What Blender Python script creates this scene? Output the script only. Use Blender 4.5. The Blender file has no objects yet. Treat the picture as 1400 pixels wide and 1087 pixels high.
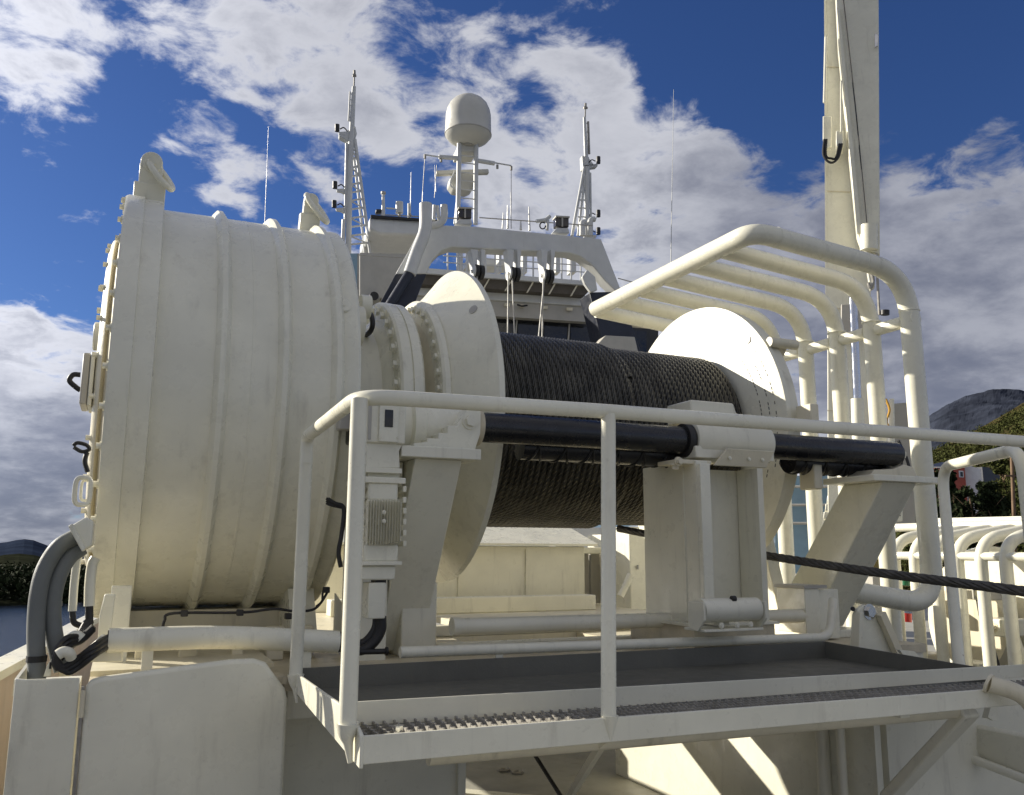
import bpy, math, random
import numpy as np
from mathutils import Vector, Matrix, noise as mnoise
random.seed(7); rng = np.random.default_rng(7)
S = bpy.context.scene; COL = S.collection
# ------------------------------------------------------------------ camera, sky, sun, exposure
V1 = np.array([2686, 218, 1180.]); V1 /= np.linalg.norm(V1)
V2 = np.array([-535, 205, 1180.]); V2 -= V1*(V2@V1); V2 /= np.linalg.norm(V2)
V3 = np.cross(V1, V2); RC = np.array([V1, V2, V3]); EYE = np.array([0, 0, 1.6])
cam = bpy.data.cameras.new('camera'); co = bpy.data.objects.new('camera', cam); COL.objects.link(co)
r_, u_, b_ = RC@[1, 0, 0], RC@[0, -1, 0], RC@[0, 0, -1]
co.matrix_world = Matrix(((r_[0], u_[0], b_[0], 0), (r_[1], u_[1], b_[1], 0), (r_[2], u_[2], b_[2], 1.6), (0, 0, 0, 1)))
cam.sensor_width = 36; cam.lens = 1180/1400*36; cam.clip_start = .05; cam.clip_end = 12000
S.camera = co
SUN = Vector((-.69, .73, .41)).normalized()
sun = bpy.data.lights.new('sun', 'SUN'); sun.energy = 5.0; sun.angle = math.radians(.55); sun.color = (1, .93, .80)
so = bpy.data.objects.new('sun', sun); COL.objects.link(so); so.rotation_euler = SUN.to_track_quat('Z', 'Y').to_euler()
S.view_settings.view_transform = 'Standard'; S.view_settings.look = 'None'; S.view_settings.exposure = 0.57
S.view_settings.gamma = 1; S.view_settings.use_curve_mapping = False

def ray(px, py): return RC@np.array([px-700, py-543, 1180.])
def at(px, py, ax, v):
    """real point on the plane ax = v that the survey line (px, py) meets"""
    r = ray(px, py); i = 'xyz'.index(ax); p = EYE+r*(v-EYE[i])/r[i]; return Vector(p)
CA, SA = math.cos(math.radians(8)), math.sin(math.radians(8))
def fw(u, v, z): return Vector((u*CA+v*SA, -u*SA+v*CA, z))           # deckhouse frame (turned 8 degrees) to world
def sat(px, py, v):
    r = ray(px, py); ru, rv = r[0]*CA-r[1]*SA, r[0]*SA+r[1]*CA
    k = v/rv; return Vector(EYE+r*k)
def dirv(px, py): return Vector(ray(px, py)).normalized()

W = bpy.data.worlds.new('World'); S.world = W; W.use_nodes = True; nt = W.node_tree; nt.nodes.clear()
def N(t, **k):
    n = nt.nodes.new(t)
    for a, b in k.items(): setattr(n, a, b)
    return n
def L(a, b): nt.links.new(a, b)
def MT(op, a, b=None, c=None):
    n = N('ShaderNodeMath', operation=op)
    for i, x in enumerate((a, b, c)):
        if x is None: continue
        if isinstance(x, (int, float)): n.inputs[i].default_value = x
        else: L(x, n.inputs[i])
    return n.outputs[0]
def MR(x, a, b, c, d, t='SMOOTHSTEP'):
    n = N('ShaderNodeMapRange', interpolation_type=t); L(x, n.inputs[0])
    for i, v in enumerate((a, b, c, d)): n.inputs[i+1].default_value = v
    return n.outputs[0]
out = N('ShaderNodeOutputWorld'); bg = N('ShaderNodeBackground'); L(bg.outputs[0], out.inputs[0])
bg.inputs[1].default_value = .07
sky = N('ShaderNodeTexSky', sky_type='NISHITA', sun_disc=False)
sky.sun_elevation = math.asin(SUN.z); sky.sun_rotation = math.atan2(SUN.x, SUN.y); sky.air_density = 1.0; sky.dust_density = .4; sky.ozone_density = 3
tc = N('ShaderNodeTexCoord'); nv = N('ShaderNodeVectorMath', operation='NORMALIZE'); L(tc.outputs['Generated'], nv.inputs[0])
sx = N('ShaderNodeSeparateXYZ'); L(nv.outputs[0], sx.inputs[0])
zz = MT('MAXIMUM', sx.outputs[2], 0.0); den = MT('ADD', zz, .28)
cx = N('ShaderNodeCombineXYZ'); L(MT('DIVIDE', sx.outputs[0], den), cx.inputs[0]); L(MT('DIVIDE', sx.outputs[1], den), cx.inputs[1]); L(MT('MULTIPLY', zz, 1.2), cx.inputs[2])
def NZ(scale, detail, rough, dist=0, off=0):
    n = N('ShaderNodeTexNoise'); n.inputs['Scale'].default_value = scale; n.inputs['Detail'].default_value = detail
    n.inputs['Roughness'].default_value = rough; n.inputs['Distortion'].default_value = dist
    mp = N('ShaderNodeMapping'); mp.inputs[1].default_value = (off, off*.7, off*.3); L(cx.outputs[0], mp.inputs[0]); L(mp.outputs[0], n.inputs['Vector'])
    return n.outputs[0]
d1 = MT('MULTIPLY_ADD', MT('SUBTRACT', MT('ADD', MT('MULTIPLY', NZ(4.2, 3, .5, .2, 3.1), .42), MT('MULTIPLY', NZ(9.5, 12, .62, .3, 1.7), .58)), .5), 2.1, .49)
# banks of cloud and clear lanes, as directions on the dome: (px, py, half-angle deg, weight)
BANKS = [(400, 90, 13, .10), (640, 150, 11, .05), (880, 230, 14, .20), (760, 20, 9, .10), (1320, 290, 10, .25), (560, 275, 5, -.22), (330, 240, 5, -.2), (740, 130, 4, -.14), (900, 60, 6, -.2), (560, 60, 4, -.1), (210, 180, 5, -.12), (480, 200, 5, .1), (110, 235, 4, .16), (1050, 250, 13, .22), (1330, 420, 17, .30), (1400, 300, 9, .15),
         (1180, 560, 14, .2), (200, 20, 11, .12), (40, 520, 9, .30), (60, 680, 9, .40), (30, 10, 6, .2), (80, 165, 4.5, .17), (270, 245, 5, .2), (60, 350, 5, .12), (700, 420, 14, .12),
         (120, 95, 9, -.12), (40, 280, 9, -.22), (140, 330, 8, -.16), (330, 330, 6, -.10), (1300, 90, 16, -.45), (1010, 40, 8, -.32), (1250, -150, 20, -.3), (560, 250, 5, -.05), (40, 580, 2.6, -.16)]
GREY = [(1330, 400, 15, .9), (1150, 250, 12, .55), (60, 690, 8, 1.0), (1050, 330, 10, .3)]
def banks(bs):
    acc = None
    for px, py, ra, w in bs:
        dt = N('ShaderNodeVectorMath', operation='DOT_PRODUCT'); L(nv.outputs[0], dt.inputs[0]); dt.inputs[1].default_value = dirv(px, py)
        m = MR(dt.outputs['Value'], math.cos(math.radians(ra)), 1, 0, w)
        acc = m if acc is None else MT('ADD', acc, m)
    return acc
def dotd(v):
    dt = N('ShaderNodeVectorMath', operation='DOT_PRODUCT'); L(nv.outputs[0], dt.inputs[0]); dt.inputs[1].default_value = v; return dt.outputs['Value']
away = MR(dotd(dirv(700, 300)), .70, .15, 0, 1)                     # extra unseen cloud added outside the view for fill light
acc = MT('ADD', banks(BANKS), MT('MULTIPLY', away, .12))
dens = MT('ADD', d1, acc)
mask = MR(dens, .45, .72, 0, 1)
n2 = NZ(2.3, 8, .6, .2, 9.4); n3 = NZ(5.5, 9, .6, .2, 4.4)
shade = MR(MT('ADD', MT('MULTIPLY', n2, .5), MT('MULTIPLY', n3, .5)), .36, .64, 0, 1)
# thick cloud is greyer underneath, thin edges are white
thick = MR(dens, .60, 1.0, 0, 1)
lum = MT('MULTIPLY', MT('SUBTRACT', 1.0, MT('MULTIPLY', thick, MT('ADD', .1, MT('MULTIPLY', shade, .6)))), MT('SUBTRACT', 1.0, MT('MULTIPLY', MT('MINIMUM', banks(GREY), 1.0), MT('ADD', .45, MT('MULTIPLY', shade, .5)))))
cr = N('ShaderNodeMix', data_type='RGBA'); L(lum, cr.inputs[0]); cr.inputs[6].default_value = (1.5, 1.65, 2.25, 1); cr.inputs[7].default_value = (6.1, 6.2, 6.7, 1)
tint = N('ShaderNodeMix', data_type='RGBA', blend_type='MULTIPLY'); tint.inputs[0].default_value = 1; L(sky.outputs[0], tint.inputs[6]); tint.inputs[7].default_value = (.34, .48, .80, 1)
# unseen cloud is tinted warm as fill light; cloud round the sun is brighter
gl = MT('ADD', 1.0, MT('ADD', MT('MULTIPLY', away, .02), MR(dotd(SUN), .62, 1.0, 0, .8)))
wc = N('ShaderNodeMix', data_type='RGBA'); L(away, wc.inputs[0]); wc.inputs[6].default_value = (1, 1, 1, 1); wc.inputs[7].default_value = (1.0, .96, .88, 1)
cl1 = N('ShaderNodeVectorMath', operation='MULTIPLY'); L(cr.outputs[2], cl1.inputs[0]); L(wc.outputs[2], cl1.inputs[1])
cl2 = N('ShaderNodeVectorMath', operation='SCALE'); L(cl1.outputs[0], cl2.inputs[0]); L(gl, cl2.inputs['Scale'])
mx = N('ShaderNodeMix', data_type='RGBA'); L(MT('MULTIPLY', mask, .93), mx.inputs[0]); L(tint.outputs[2], mx.inputs[6]); L(cl2.outputs[0], mx.inputs[7])
L(mx.outputs[2], bg.inputs[0])

# ------------------------------------------------------------------ materials
def mat(name, c, rough=.5, metal=0, var=.08, vs=2.5, streak=0, rust=0, bump=.0, bs=60, spec=.5, grime=(.20, .17, .12)):
    m = bpy.data.materials.new(name); m.use_nodes = True; t = m.node_tree; p = t.nodes['Principled BSDF']
    def n(ty, **k):
        q = t.nodes.new(ty)
        for a, b in k.items(): setattr(q, a, b)
        return q
    g = n('ShaderNodeNewGeometry'); pos = g.outputs['Position']
    def nz(sc, det, ro, st=None):
        q = n('ShaderNodeTexNoise'); q.inputs['Scale'].default_value = sc; q.inputs['Detail'].default_value = det; q.inputs['Roughness'].default_value = ro
        if st:
            mp = n('ShaderNodeMapping'); mp.inputs[3].default_value = st; t.links.new(pos, mp.inputs[0]); t.links.new(mp.outputs[0], q.inputs['Vector'])
        else: t.links.new(pos, q.inputs['Vector'])
        return q.outputs[0]
    def rmp(x, a, b, c0, c1):
        q = n('ShaderNodeMapRange', interpolation_type='SMOOTHSTEP'); t.links.new(x, q.inputs[0])
        for i, v in enumerate((a, b, c0, c1)): q.inputs[i+1].default_value = v
        return q.outputs[0]
    def mix(f, a, b):
        q = n('ShaderNodeMix', data_type='RGBA'); t.links.new(f, q.inputs[0])
        for i, x in ((6, a), (7, b)):
            if isinstance(x, tuple): q.inputs[i].default_value = (*x, 1)
            else: t.links.new(x, q.inputs[i])
        return q.outputs[2]
    lo = tuple(x*(1-var) for x in c); hi = tuple(min(1, x*(1+var)) for x in c)
    col = mix(rmp(nz(vs, 6, .6), .3, .7, 0, 1), lo, hi)
    if streak:
        col = mix(rmp(nz(7, 7, .65, (1.6, 1.6, .22)), .54, .80, 0, streak), col, grime)
        col = mix(rmp(nz(26, 5, .7), .60, .78, 0, streak*.7), col, grime)
    if rust:
        col = mix(rmp(nz(11, 9, .75), .70-rust*.08, .74, 0, .85), col, (.16, .06, .02))
    t.links.new(col, p.inputs['Base Color'])
    t.links.new(rmp(nz(9, 5, .6), .3, .7, max(.03, rough-.08), min(1, rough+.10)), p.inputs['Roughness'])
    p.inputs['Metallic'].default_value = metal; p.inputs['Specular IOR Level'].default_value = spec
    if bump:
        b = n('ShaderNodeBump'); b.inputs['Strength'].default_value = bump; b.inputs['Distance'].default_value = .004
        t.links.new(nz(bs, 4, .6), b.inputs['Height'])
        b2 = n('ShaderNodeBump'); b2.inputs['Strength'].default_value = .35; b2.inputs['Distance'].default_value = .03       # hand-faired plate is never quite flat
        t.links.new(nz(2.2, 2, .5), b2.inputs['Height']); t.links.new(b2.outputs[0], b.inputs['Normal']); t.links.new(b.outputs[0], p.inputs['Normal'])
    return m
PW = mat('ship_white_paint', (.77, .74, .60), .34, var=.06, streak=.36, rust=.22, bump=.14, bs=45)
PC = mat('clean_white_paint', (.80, .775, .635), .3, var=.06, streak=.32, rust=.22, bump=.08, bs=30)
PD = mat('worn_white_paint', (.72, .66, .49), .42, var=.09, streak=.45, rust=.45, bump=.2, bs=60)
SW = mat('superstructure_white', (.60, .605, .585), .4, var=.05, streak=.16, rust=.12, bump=.1, bs=20)
PG = mat('grey_deck_paint', (.125, .122, .10), .6, var=.12, streak=.3, rust=.15, bump=.3, bs=90)
DECK = mat('pale_deck_paint', (.36, .35, .30), .6, var=.12, streak=.5, rust=.3, bump=.3, bs=80)
GALV = mat('galvanised_steel', (.34, .32, .28), .5, .2, var=.2, vs=14, streak=.2, rust=.3)
BLK = mat('black_gloss_paint', (.011, .011, .012), .25, var=.3, vs=14, streak=.25, grime=(.09, .085, .08), bump=.3, bs=30)
NAVY = mat('navy_black_paint', (.012, .016, .03), .4, var=.2)
RUB = mat('black_rubber', (.018, .017, .016), .5, var=.2)
HOSE = mat('grey_hose', (.16, .17, .16), .6, var=.12, streak=.35, bump=.3, bs=120)
ROPE = mat('greased_wire_rope', (.060, .056, .044), .34, .35, var=.5, vs=6, bump=.2, bs=200, spec=.6)
ROPE2 = mat('dark_wire_rope', (.085, .078, .066), .5, .4, var=.3, vs=22, spec=.6)
GLS = mat('dark_window_glass', (.012, .014, .017), .08, var=.2)
CHR = mat('chrome_rod', (.6, .6, .6), .15, .95, var=.05)
GREYP = mat('mid_grey_paint', (.43, .41, .36), .5, var=.06, streak=.2)  # one even mid grey base colour
BLUE = mat('pale_blue_paint', (.22, .34, .42), .35, var=.08)
RED = mat('red_timber', (.42, .085, .05), .7, var=.1)
WHT = mat('white_timber', (.78, .76, .72), .6, var=.05)
YEL = mat('yellow_strap', (.55, .30, .03), .6)
FLR = mat('lamp_glass', (.05, .045, .04), .1, var=.2)
GRN = mat('green_drum_paint', (.01, .12, .05), .4)
REDP = mat('red_paint', (.4, .02, .02), .4)
CREAM = mat('cream_dome_paint', (.58, .565, .50), .4, var=.03)
BRN = mat('brown_timber', (.16, .10, .055), .8, var=.2)
DIRTY = mat('stained_white_paint', (.60, .53, .38), .5, var=.16, vs=5, streak=.7, rust=.6, bump=.3)

# ------------------------------------------------------------------ mesh helpers
class M:
    def __init__(s): s.v = []; s.f = []
    def add(s, vs, fs):
        o = len(s.v); s.v += [tuple(x) for x in vs]; s.f += [tuple(i+o for i in f) for f in fs]; return s
    def box(s, x0, x1, y0, y1, z0, z1):
        return s.add([(x, y, z) for z in (z0, z1) for y in (y0, y1) for x in (x0, x1)],
                     [(0, 2, 3, 1), (4, 5, 7, 6), (0, 1, 5, 4), (2, 6, 7, 3), (0, 4, 6, 2), (1, 3, 7, 5)])
    def beam(s, p0, p1, w, h, up=(0, 0, 1), w2=None, h2=None):
        p0, p1 = Vector(p0), Vector(p1); d = (p1-p0).normalized(); up = Vector(up)
        if abs(d.dot(up)) > .98: up = Vector((0, 1, 0))
        a = d.cross(up).normalized(); b = a.cross(d).normalized()
        vs = []
        for p, ww, hh in ((p0, w, h), (p1, w2 or w, h2 or h)):
            for i, j in ((-1, -1), (1, -1), (1, 1), (-1, 1)): vs.append(p+a*(i*ww/2)+b*(j*hh/2))
        return s.add(vs, [(3, 2, 1, 0), (4, 5, 6, 7), (0, 1, 5, 4), (1, 2, 6, 5), (2, 3, 7, 6), (3, 0, 4, 7)])
    def prism(s, pts, off):
        pts = [Vector(p) for p in pts]; off = Vector(off); n = len(pts)
        nn = Vector((0, 0, 0))
        for i in range(n): nn += (pts[i]-pts[0]).cross(pts[(i+1) % n]-pts[0])
        if nn.dot(off) > 0: pts = pts[::-1]
        return s.add(pts+[p+off for p in pts], [tuple(range(n)), tuple(range(2*n-1, n-1, -1))]+[(i, i+n, (i+1) % n+n, (i+1) % n) for i in range(n)])
    def tube(s, pts, r, n=12, r2=None, caps=True, closed=False):
        pts = [Vector(p) for p in pts]; m = len(pts); a = None; vs = []; fs = []
        for i, p in enumerate(pts):
            if closed: t = (pts[(i+1) % m]-pts[i-1]).normalized()
            else: t = (pts[min(i+1, m-1)]-pts[max(i-1, 0)]).normalized()
            if a is None: a = t.orthogonal().normalized()
            else: a = (a-t*a.dot(t)).normalized()
            b = t.cross(a); rr = r if r2 is None else r+(r2-r)*i/(m-1)
            vs += [p+a*(rr*math.cos(2*math.pi*k/n))+b*(rr*math.sin(2*math.pi*k/n)) for k in range(n)]
        for i in range(m if closed else m-1):
            j = (i+1) % m
            for k in range(n): fs.append((i*n+k, i*n+(k+1) % n, j*n+(k+1) % n, j*n+k))
        if caps and not closed: fs += [tuple(range(n-1, -1, -1)), tuple((m-1)*n+k for k in range(n))]
        return s.add(vs, fs)
    def cyl(s, p0, p1, r, n=24, r2=None): return s.tube([p0, p1], r, n, r2)
    def lathe(s, prof, y=5.5, z=2.425, n=128, axis='x', o=(0, 0, 0), cap=True):
        vs = []; fs = []; m = len(prof)
        for x, r in prof:
            for k in range(n):
                t = 2*math.pi*k/n; c, q = r*math.cos(t), r*math.sin(t)
                vs.append((x, y+c, z+q) if axis == 'x' else (o[0]+c, o[1]+q, o[2]+x))
        for i in range(m-1):
            for k in range(n):
                q = (i*n+k, i*n+(k+1) % n, (i+1)*n+(k+1) % n, (i+1)*n+k)
                fs.append(q[::-1] if axis == 'x' and False else q[::-1] if axis != 'x' else q[::-1])
        if cap: fs += [tuple(range(n)), tuple((m-1)*n+k for k in range(n-1, -1, -1))]
        return s.add(vs, fs)
def fil(pts, r, n=7):
    """round the corners of a polyline"""
    pts = [Vector(p) for p in pts]; o = [pts[0]]
    for i in range(1, len(pts)-1):
        a, b, c = pts[i-1], pts[i], pts[i+1]; u, w = (a-b), (c-b)
        k = r if not isinstance(r, (list, tuple)) else r[i-1]
        t = min(k, u.length*.48, w.length*.48); p, q = b+u.normalized()*t, b+w.normalized()*t
        for j in range(n+1):
            s = j/n; o.append(p*(1-s)**2+b*(2*s*(1-s))+q*s*s)
    return o+[pts[-1]]
def sm(pts, n=6):
    """smooth curve through points"""
    P = [Vector(p) for p in pts]; P = [P[0]*2-P[1]]+P+[P[-1]*2-P[-2]]; o = []
    for i in range(1, len(P)-2):
        for j in range(n):
            t = j/n; a, b, c, d = P[i-1:i+3]
            o.append(.5*((2*b)+(c-a)*t+(2*a-5*b+4*c-d)*t*t+(3*b-a-3*c+d)*t**3))
    return o+[P[-2]]
ORG = {}
def link(o, parent=None):
    COL.objects.link(o)
    if parent is not None: o.parent = parent
    return o
def obj(name, m, material, parent=None, bev=0, smooth=True, kind=None, label=None, seg=1):
    org = Vector((0, 0, 0))
    if parent is not None: org = ORG[parent.name]
    else:
        a = np.array(m.v); org = Vector(((a[:, 0].min()+a[:, 0].max())/2, (a[:, 1].min()+a[:, 1].max())/2, a[:, 2].min()))
    me = bpy.data.meshes.new(name); me.from_pydata([tuple(Vector(v)-org) for v in m.v], [], m.f); me.update()
    if smooth:
        me.shade_smooth(); me.set_sharp_from_angle(angle=math.radians(38))
    me.materials.append(material); o = bpy.data.objects.new(name, me)
    if parent is None: o.location = org
    link(o, parent); ORG[o.name] = org
    if bev:
        b = o.modifiers.new('bevel', 'BEVEL'); b.width = bev; b.segments = seg+1; b.limit_method = 'ANGLE'; b.angle_limit = math.radians(40)
    if kind: o['kind'] = kind
    if label: o['label'] = label
    return o
def thing(name, label, cat, loc, group=None):
    o = bpy.data.objects.new(name, None); o.empty_display_size = .1; o.location = Vector(loc); COL.objects.link(o)
    ORG[o.name] = Vector(loc); o['label'] = label; o['category'] = cat
    if group: o['group'] = group
    return o
def one(name, label, cat, m, material, group=None, **k):
    o = obj(name, m, material, **k); o['label'] = label; o['category'] = cat
    if group: o['group'] = group
    return o
def hexmesh(r, h):
    m = M().cyl((0, 0, 0), (0, 0, h), r, 6).cyl((0, 0, -.002), (0, 0, h*.25), r*1.5, 12)
    me = bpy.data.meshes.new('bolt'); me.from_pydata(m.v, [], m.f); me.update(); return me
BM = {}
def bolt(parent, p, axis, r=.012, h=.016, material=None, name='bolt'):
    material = material or PW; k = (round(r, 4), round(h, 4), material.name)
    if k not in BM: BM[k] = hexmesh(r, h); BM[k].materials.append(material)
    o = bpy.data.objects.new(name, BM[k]); o.location = Vector(p)-ORG[parent.name]
    o.rotation_euler = Vector(axis).to_track_quat('Z', 'Y').to_euler(); return link(o, parent)
def dup(root, loc, label):
    c = root.copy(); COL.objects.link(c); c.location = loc; c['label'] = label; ORG[c.name] = Vector(loc)
    def rec(a, b):
        for ch in list(a.children):
            if ch.parent is a:
                d = ch.copy(); COL.objects.link(d); d.parent = b; rec(ch, d)
    rec(root, c); return c
PI = math.pi
YC, ZC = 5.5, 2.425

# ------------------------------------------------------------------ setting: water, hills, deck
def st(name, m, material, **k): return obj(name, m, material, kind='structure', **k)
wm = bpy.data.materials.new('fjord_water'); wm.use_nodes = True; t = wm.node_tree; p = t.nodes['Principled BSDF']
p.inputs['Base Color'].default_value = (.02, .035, .06, 1); p.inputs['Roughness'].default_value = .12; p.inputs['Specular IOR Level'].default_value = .35
g = t.nodes.new('ShaderNodeNewGeometry'); b1 = t.nodes.new('ShaderNodeBump'); b1.inputs['Strength'].default_value = 1; b1.inputs['Distance'].default_value = .3
nn = t.nodes.new('ShaderNodeTexNoise'); nn.inputs['Scale'].default_value = .8; nn.inputs['Detail'].default_value = 9; nn.inputs['Roughness'].default_value = .68
mp = t.nodes.new('ShaderNodeMapping'); mp.inputs[3].default_value = (1, .55, 1); t.links.new(g.outputs['Position'], mp.inputs[0]); t.links.new(mp.outputs[0], nn.inputs['Vector'])
t.links.new(nn.outputs[0], b1.inputs['Height']); t.links.new(b1.outputs[0], p.inputs['Normal'])
st('water', M().add([(-6000, -6000, -10), (6000, -6000, -10), (6000, 6000, -10), (-6000, 6000, -10)], [(0, 1, 2, 3)]), wm)

def terrain(name, az0, az1, d0, d1, prof, material, rough=.1, na=120, nd=26, zb=-10.5, kind='structure'):
    vs = []; fs = []
    for i in range(nd):
        s = i/(nd-1)
        for j in range(na):
            a = az0+(az1-az0)*j/(na-1); d = d0+(d1-d0)*s; R = math.radians(a)
            top = (prof(a))*d1+11.6
            hgt = zb+top*(s**.75)
            p = Vector((d*math.sin(R), d*math.cos(R), hgt))
            q = mnoise.fractal(p*(6./(d1-d0+60)), .9, 2.1, 7)
            vs.append((p.x, p.y, hgt+q*rough*top*min(1, s*3)))
    for i in range(nd-1):
        for j in range(na-1): fs.append((i*na+j, i*na+j+1, (i+1)*na+j+1, (i+1)*na+j))
    # back slope
    k = len(vs)
    for j in range(na):
        a = az0+(az1-az0)*j/(na-1); R = math.radians(a); d = d1*1.6; vs.append((d*math.sin(R), d*math.cos(R), zb))
    for j in range(na-1): fs.append(((nd-1)*na+j, (nd-1)*na+j+1, k+j+1, k+j))
    m = M(); m.v = vs; m.f = fs
    return obj(name, m, material, kind=kind, smooth=False)
def lerp(x, pts):
    if x <= pts[0][0]: return pts[0][1]
    for (a, b), (c, d) in zip(pts, pts[1:]):
        if x <= c: return b+(d-b)*(x-a)/(c-a)
    return pts[-1][1]
ROCK = mat('hazed_rock', (.032, .037, .052), .9, var=.35, vs=.012, bump=0, spec=0)  # bluish haze and shade of the mountain put into the rock colour
FELL = mat('heather_hillside', (.05, .042, .018), .95, var=.4, vs=.03, spec=0)
FARH = mat('hazed_wooded_hill', (.022, .03, .05), .95, var=.3, vs=.01, spec=0)  # distance haze mixed into the hill colour as blue
SOIL = mat('dark_shore_ground', (.02, .022, .014), .95, var=.3, vs=.2, spec=0)
terrain('far_hill', -40, 14, 700, 1500, lambda a: lerp(a, [(-40, .03), (-20, .028), (-10, .016), (-6.3, .004), (-5.2, .009), (-4.6, .0075), (-3.6, 0), (-2, -.004), (4, -.003), (14, .01)]), FARH, .06)
terrain('shore', -40, 48, 200, 420, lambda a: -.012+.006*math.sin(a*.9), SOIL, .12, zb=-10.4)
terrain('mountain', 44, 75, 1500, 2600, lambda a: lerp(a, [(44, .09), (48, .118), (50, .137), (51.2, .150), (52.4, .156), (53.6, .16), (56, .16), (60, .15), (66, .12), (75, .05)]), ROCK, .045, na=260, nd=50)
terrain('hillside', 46, 80, 160, 620, lambda a: lerp(a, [(46, .06), (48, .09), (50.3, .108), (52, .119), (53.6, .134), (55.2, .149), (58, .17), (66, .2), (80, .1)]), FELL, .05, na=160, nd=50)

# ------------------------------------------------------------------ vegetation
def leafmat(name, c):
    m = bpy.data.materials.new(name); m.use_nodes = True; t = m.node_tree; p = t.nodes['Principled BSDF']
    g = t.nodes.new('ShaderNodeNewGeometry'); mr = t.nodes.new('ShaderNodeMix'); mr.data_type = 'RGBA'
    t.links.new(g.outputs['Random Per Island'], mr.inputs[0]); mr.inputs[6].default_value = (*[x*.5 for x in c], 1); mr.inputs[7].default_value = (*[x*1.5 for x in c], 1)
    t.links.new(mr.outputs[2], p.inputs['Base Color']); p.inputs['Roughness'].default_value = .9; p.inputs['Specular IOR Level'].default_value = .1; return m
LEAF = leafmat('dark_leaves', (.022, .03, .012)); LEAF2 = leafmat('autumn_leaves', (.055, .062, .018))
def leaves(cs, n, size):
    """cs: list of (centre, radius); n leaf-clump faces each"""
    m = M(); vs = []; fs = []
    for c, r in cs:
        for _ in range(n):
            d = Vector(rng.normal(size=3)).normalized(); rr = r*(rng.random()**.4); q = Vector(c)+Vector((d.x*rr, d.y*rr, d.z*rr*.85))
            a = Vector(rng.normal(size=3)).normalized()*size*(.6+.8*rng.random()); b = Vector(rng.normal(size=3)).normalized()*size*(.6+.8*rng.random())
            k = len(vs); vs += [q-a, q+b*.6, q+a, q-b*.6]; fs.append((k, k+1, k+2, k+3))
    m.v = [tuple(v) for v in vs]; m.f = fs; return m
# a wooded far bank that reads as one mass
cs = []
for k in range(520):
    a = math.radians(-14+30*rng.random()); d = 203+70*rng.random()**1.6; h = 3+4.5*rng.random()
    cs.append(((d*math.sin(a), d*math.cos(a), -10+h*.6+(d-203)*.035), 2.2+1.8*rng.random()))
o = obj('woodland', leaves(cs, 70, .55), LEAF, smooth=False, kind='stuff'); o['label'] = 'dark wooded bank across the water'; o['category'] = 'woodland'
cs = []
for k in range(700):
    a = math.radians(47+12*rng.random()); s = rng.random(); d = 175+300*s
    top = lerp(math.degrees(a), [(46, .06), (50.3, .108), (53.6, .134), (55.2, .149), (60, .17)])*620+11.6
    s2 = (d-160)/460; cs.append(((d*math.sin(a), d*math.cos(a), -10.5+top*s2**.75+1.5), 2.5+2*rng.random()))
o = obj('scrub', leaves(cs, 75, .5), LEAF2, smooth=False, kind='stuff'); o['label'] = 'green and rusty scrub covering the hillside on the right'; o['category'] = 'scrub'

# red and white house on the slope
hp = at(1322, 664, 'y', 60*1.02)
hx, hy, hz = hp
th = thing('house', 'red and white wooden house half hidden by trees on the right hillside', 'house', (hx, hy, hz-3))
def q(px, py, dy=0): return at(px, py, 'y', hy+dy)
a0, a1, a2 = q(1298, 664), q(1321, 664), q(1343, 664, -1.2)
zt0, zt1 = q(1298, 640).z, q(1321, 634).z
dz = Vector((0, 0, 1))
obj('side_wall', M().prism([a0-dz*3, a1-dz*3, (a1.x, a1.y, zt1), (a0.x, a0.y, zt0)], (0, 2.5, 0)), RED, th)
obj('gable_wall', M().prism([a1-dz*3, a2-dz*3, (a2.x, a2.y, q(1343, 641, -1.2).z), (a1.x, a1.y, zt1)], (0, 2.0, 0)), WHT, th)
wd = obj('window', M().box(q(1311, 650).x, q(1317, 650).x, hy-.06, hy+.02, q(1311, 652).z, q(1311, 643).z), WHT, th)
obj('pane', M().box(q(1312.3, 650).x, q(1315.8, 650).x, hy-.08, hy-.05, q(1311, 651).z, q(1311, 644.5).z), GLS, wd)
obj('roof', M().prism([(a0.x-.2, hy-.2, zt0), (a1.x, hy-.2, zt1+.05), (a1.x, hy+2.7, zt1+.3), (a0.x-.2, hy+2.7, zt0+.3)], (0, 0, .12)), NAVY, th)
g0, g1 = at(1345, 662, 'y', 62), at(1368, 662, 'y', 62)
th = thing('shed', 'small dark shed with a grey door behind the red house', 'shed', (g0.x, 62, g0.z-2))
obj('wall', M().box(g0.x, g1.x, 62, 64, g0.z-2, at(1345, 638, 'y', 62).z), NAVY, th)
obj('door', M().box(at(1350, 0, 'y', 62).x, at(1362, 0, 'y', 62).x, 61.9, 61.98, g0.z-2, at(1350, 643, 'y', 62).z), GREYP, th)

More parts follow.
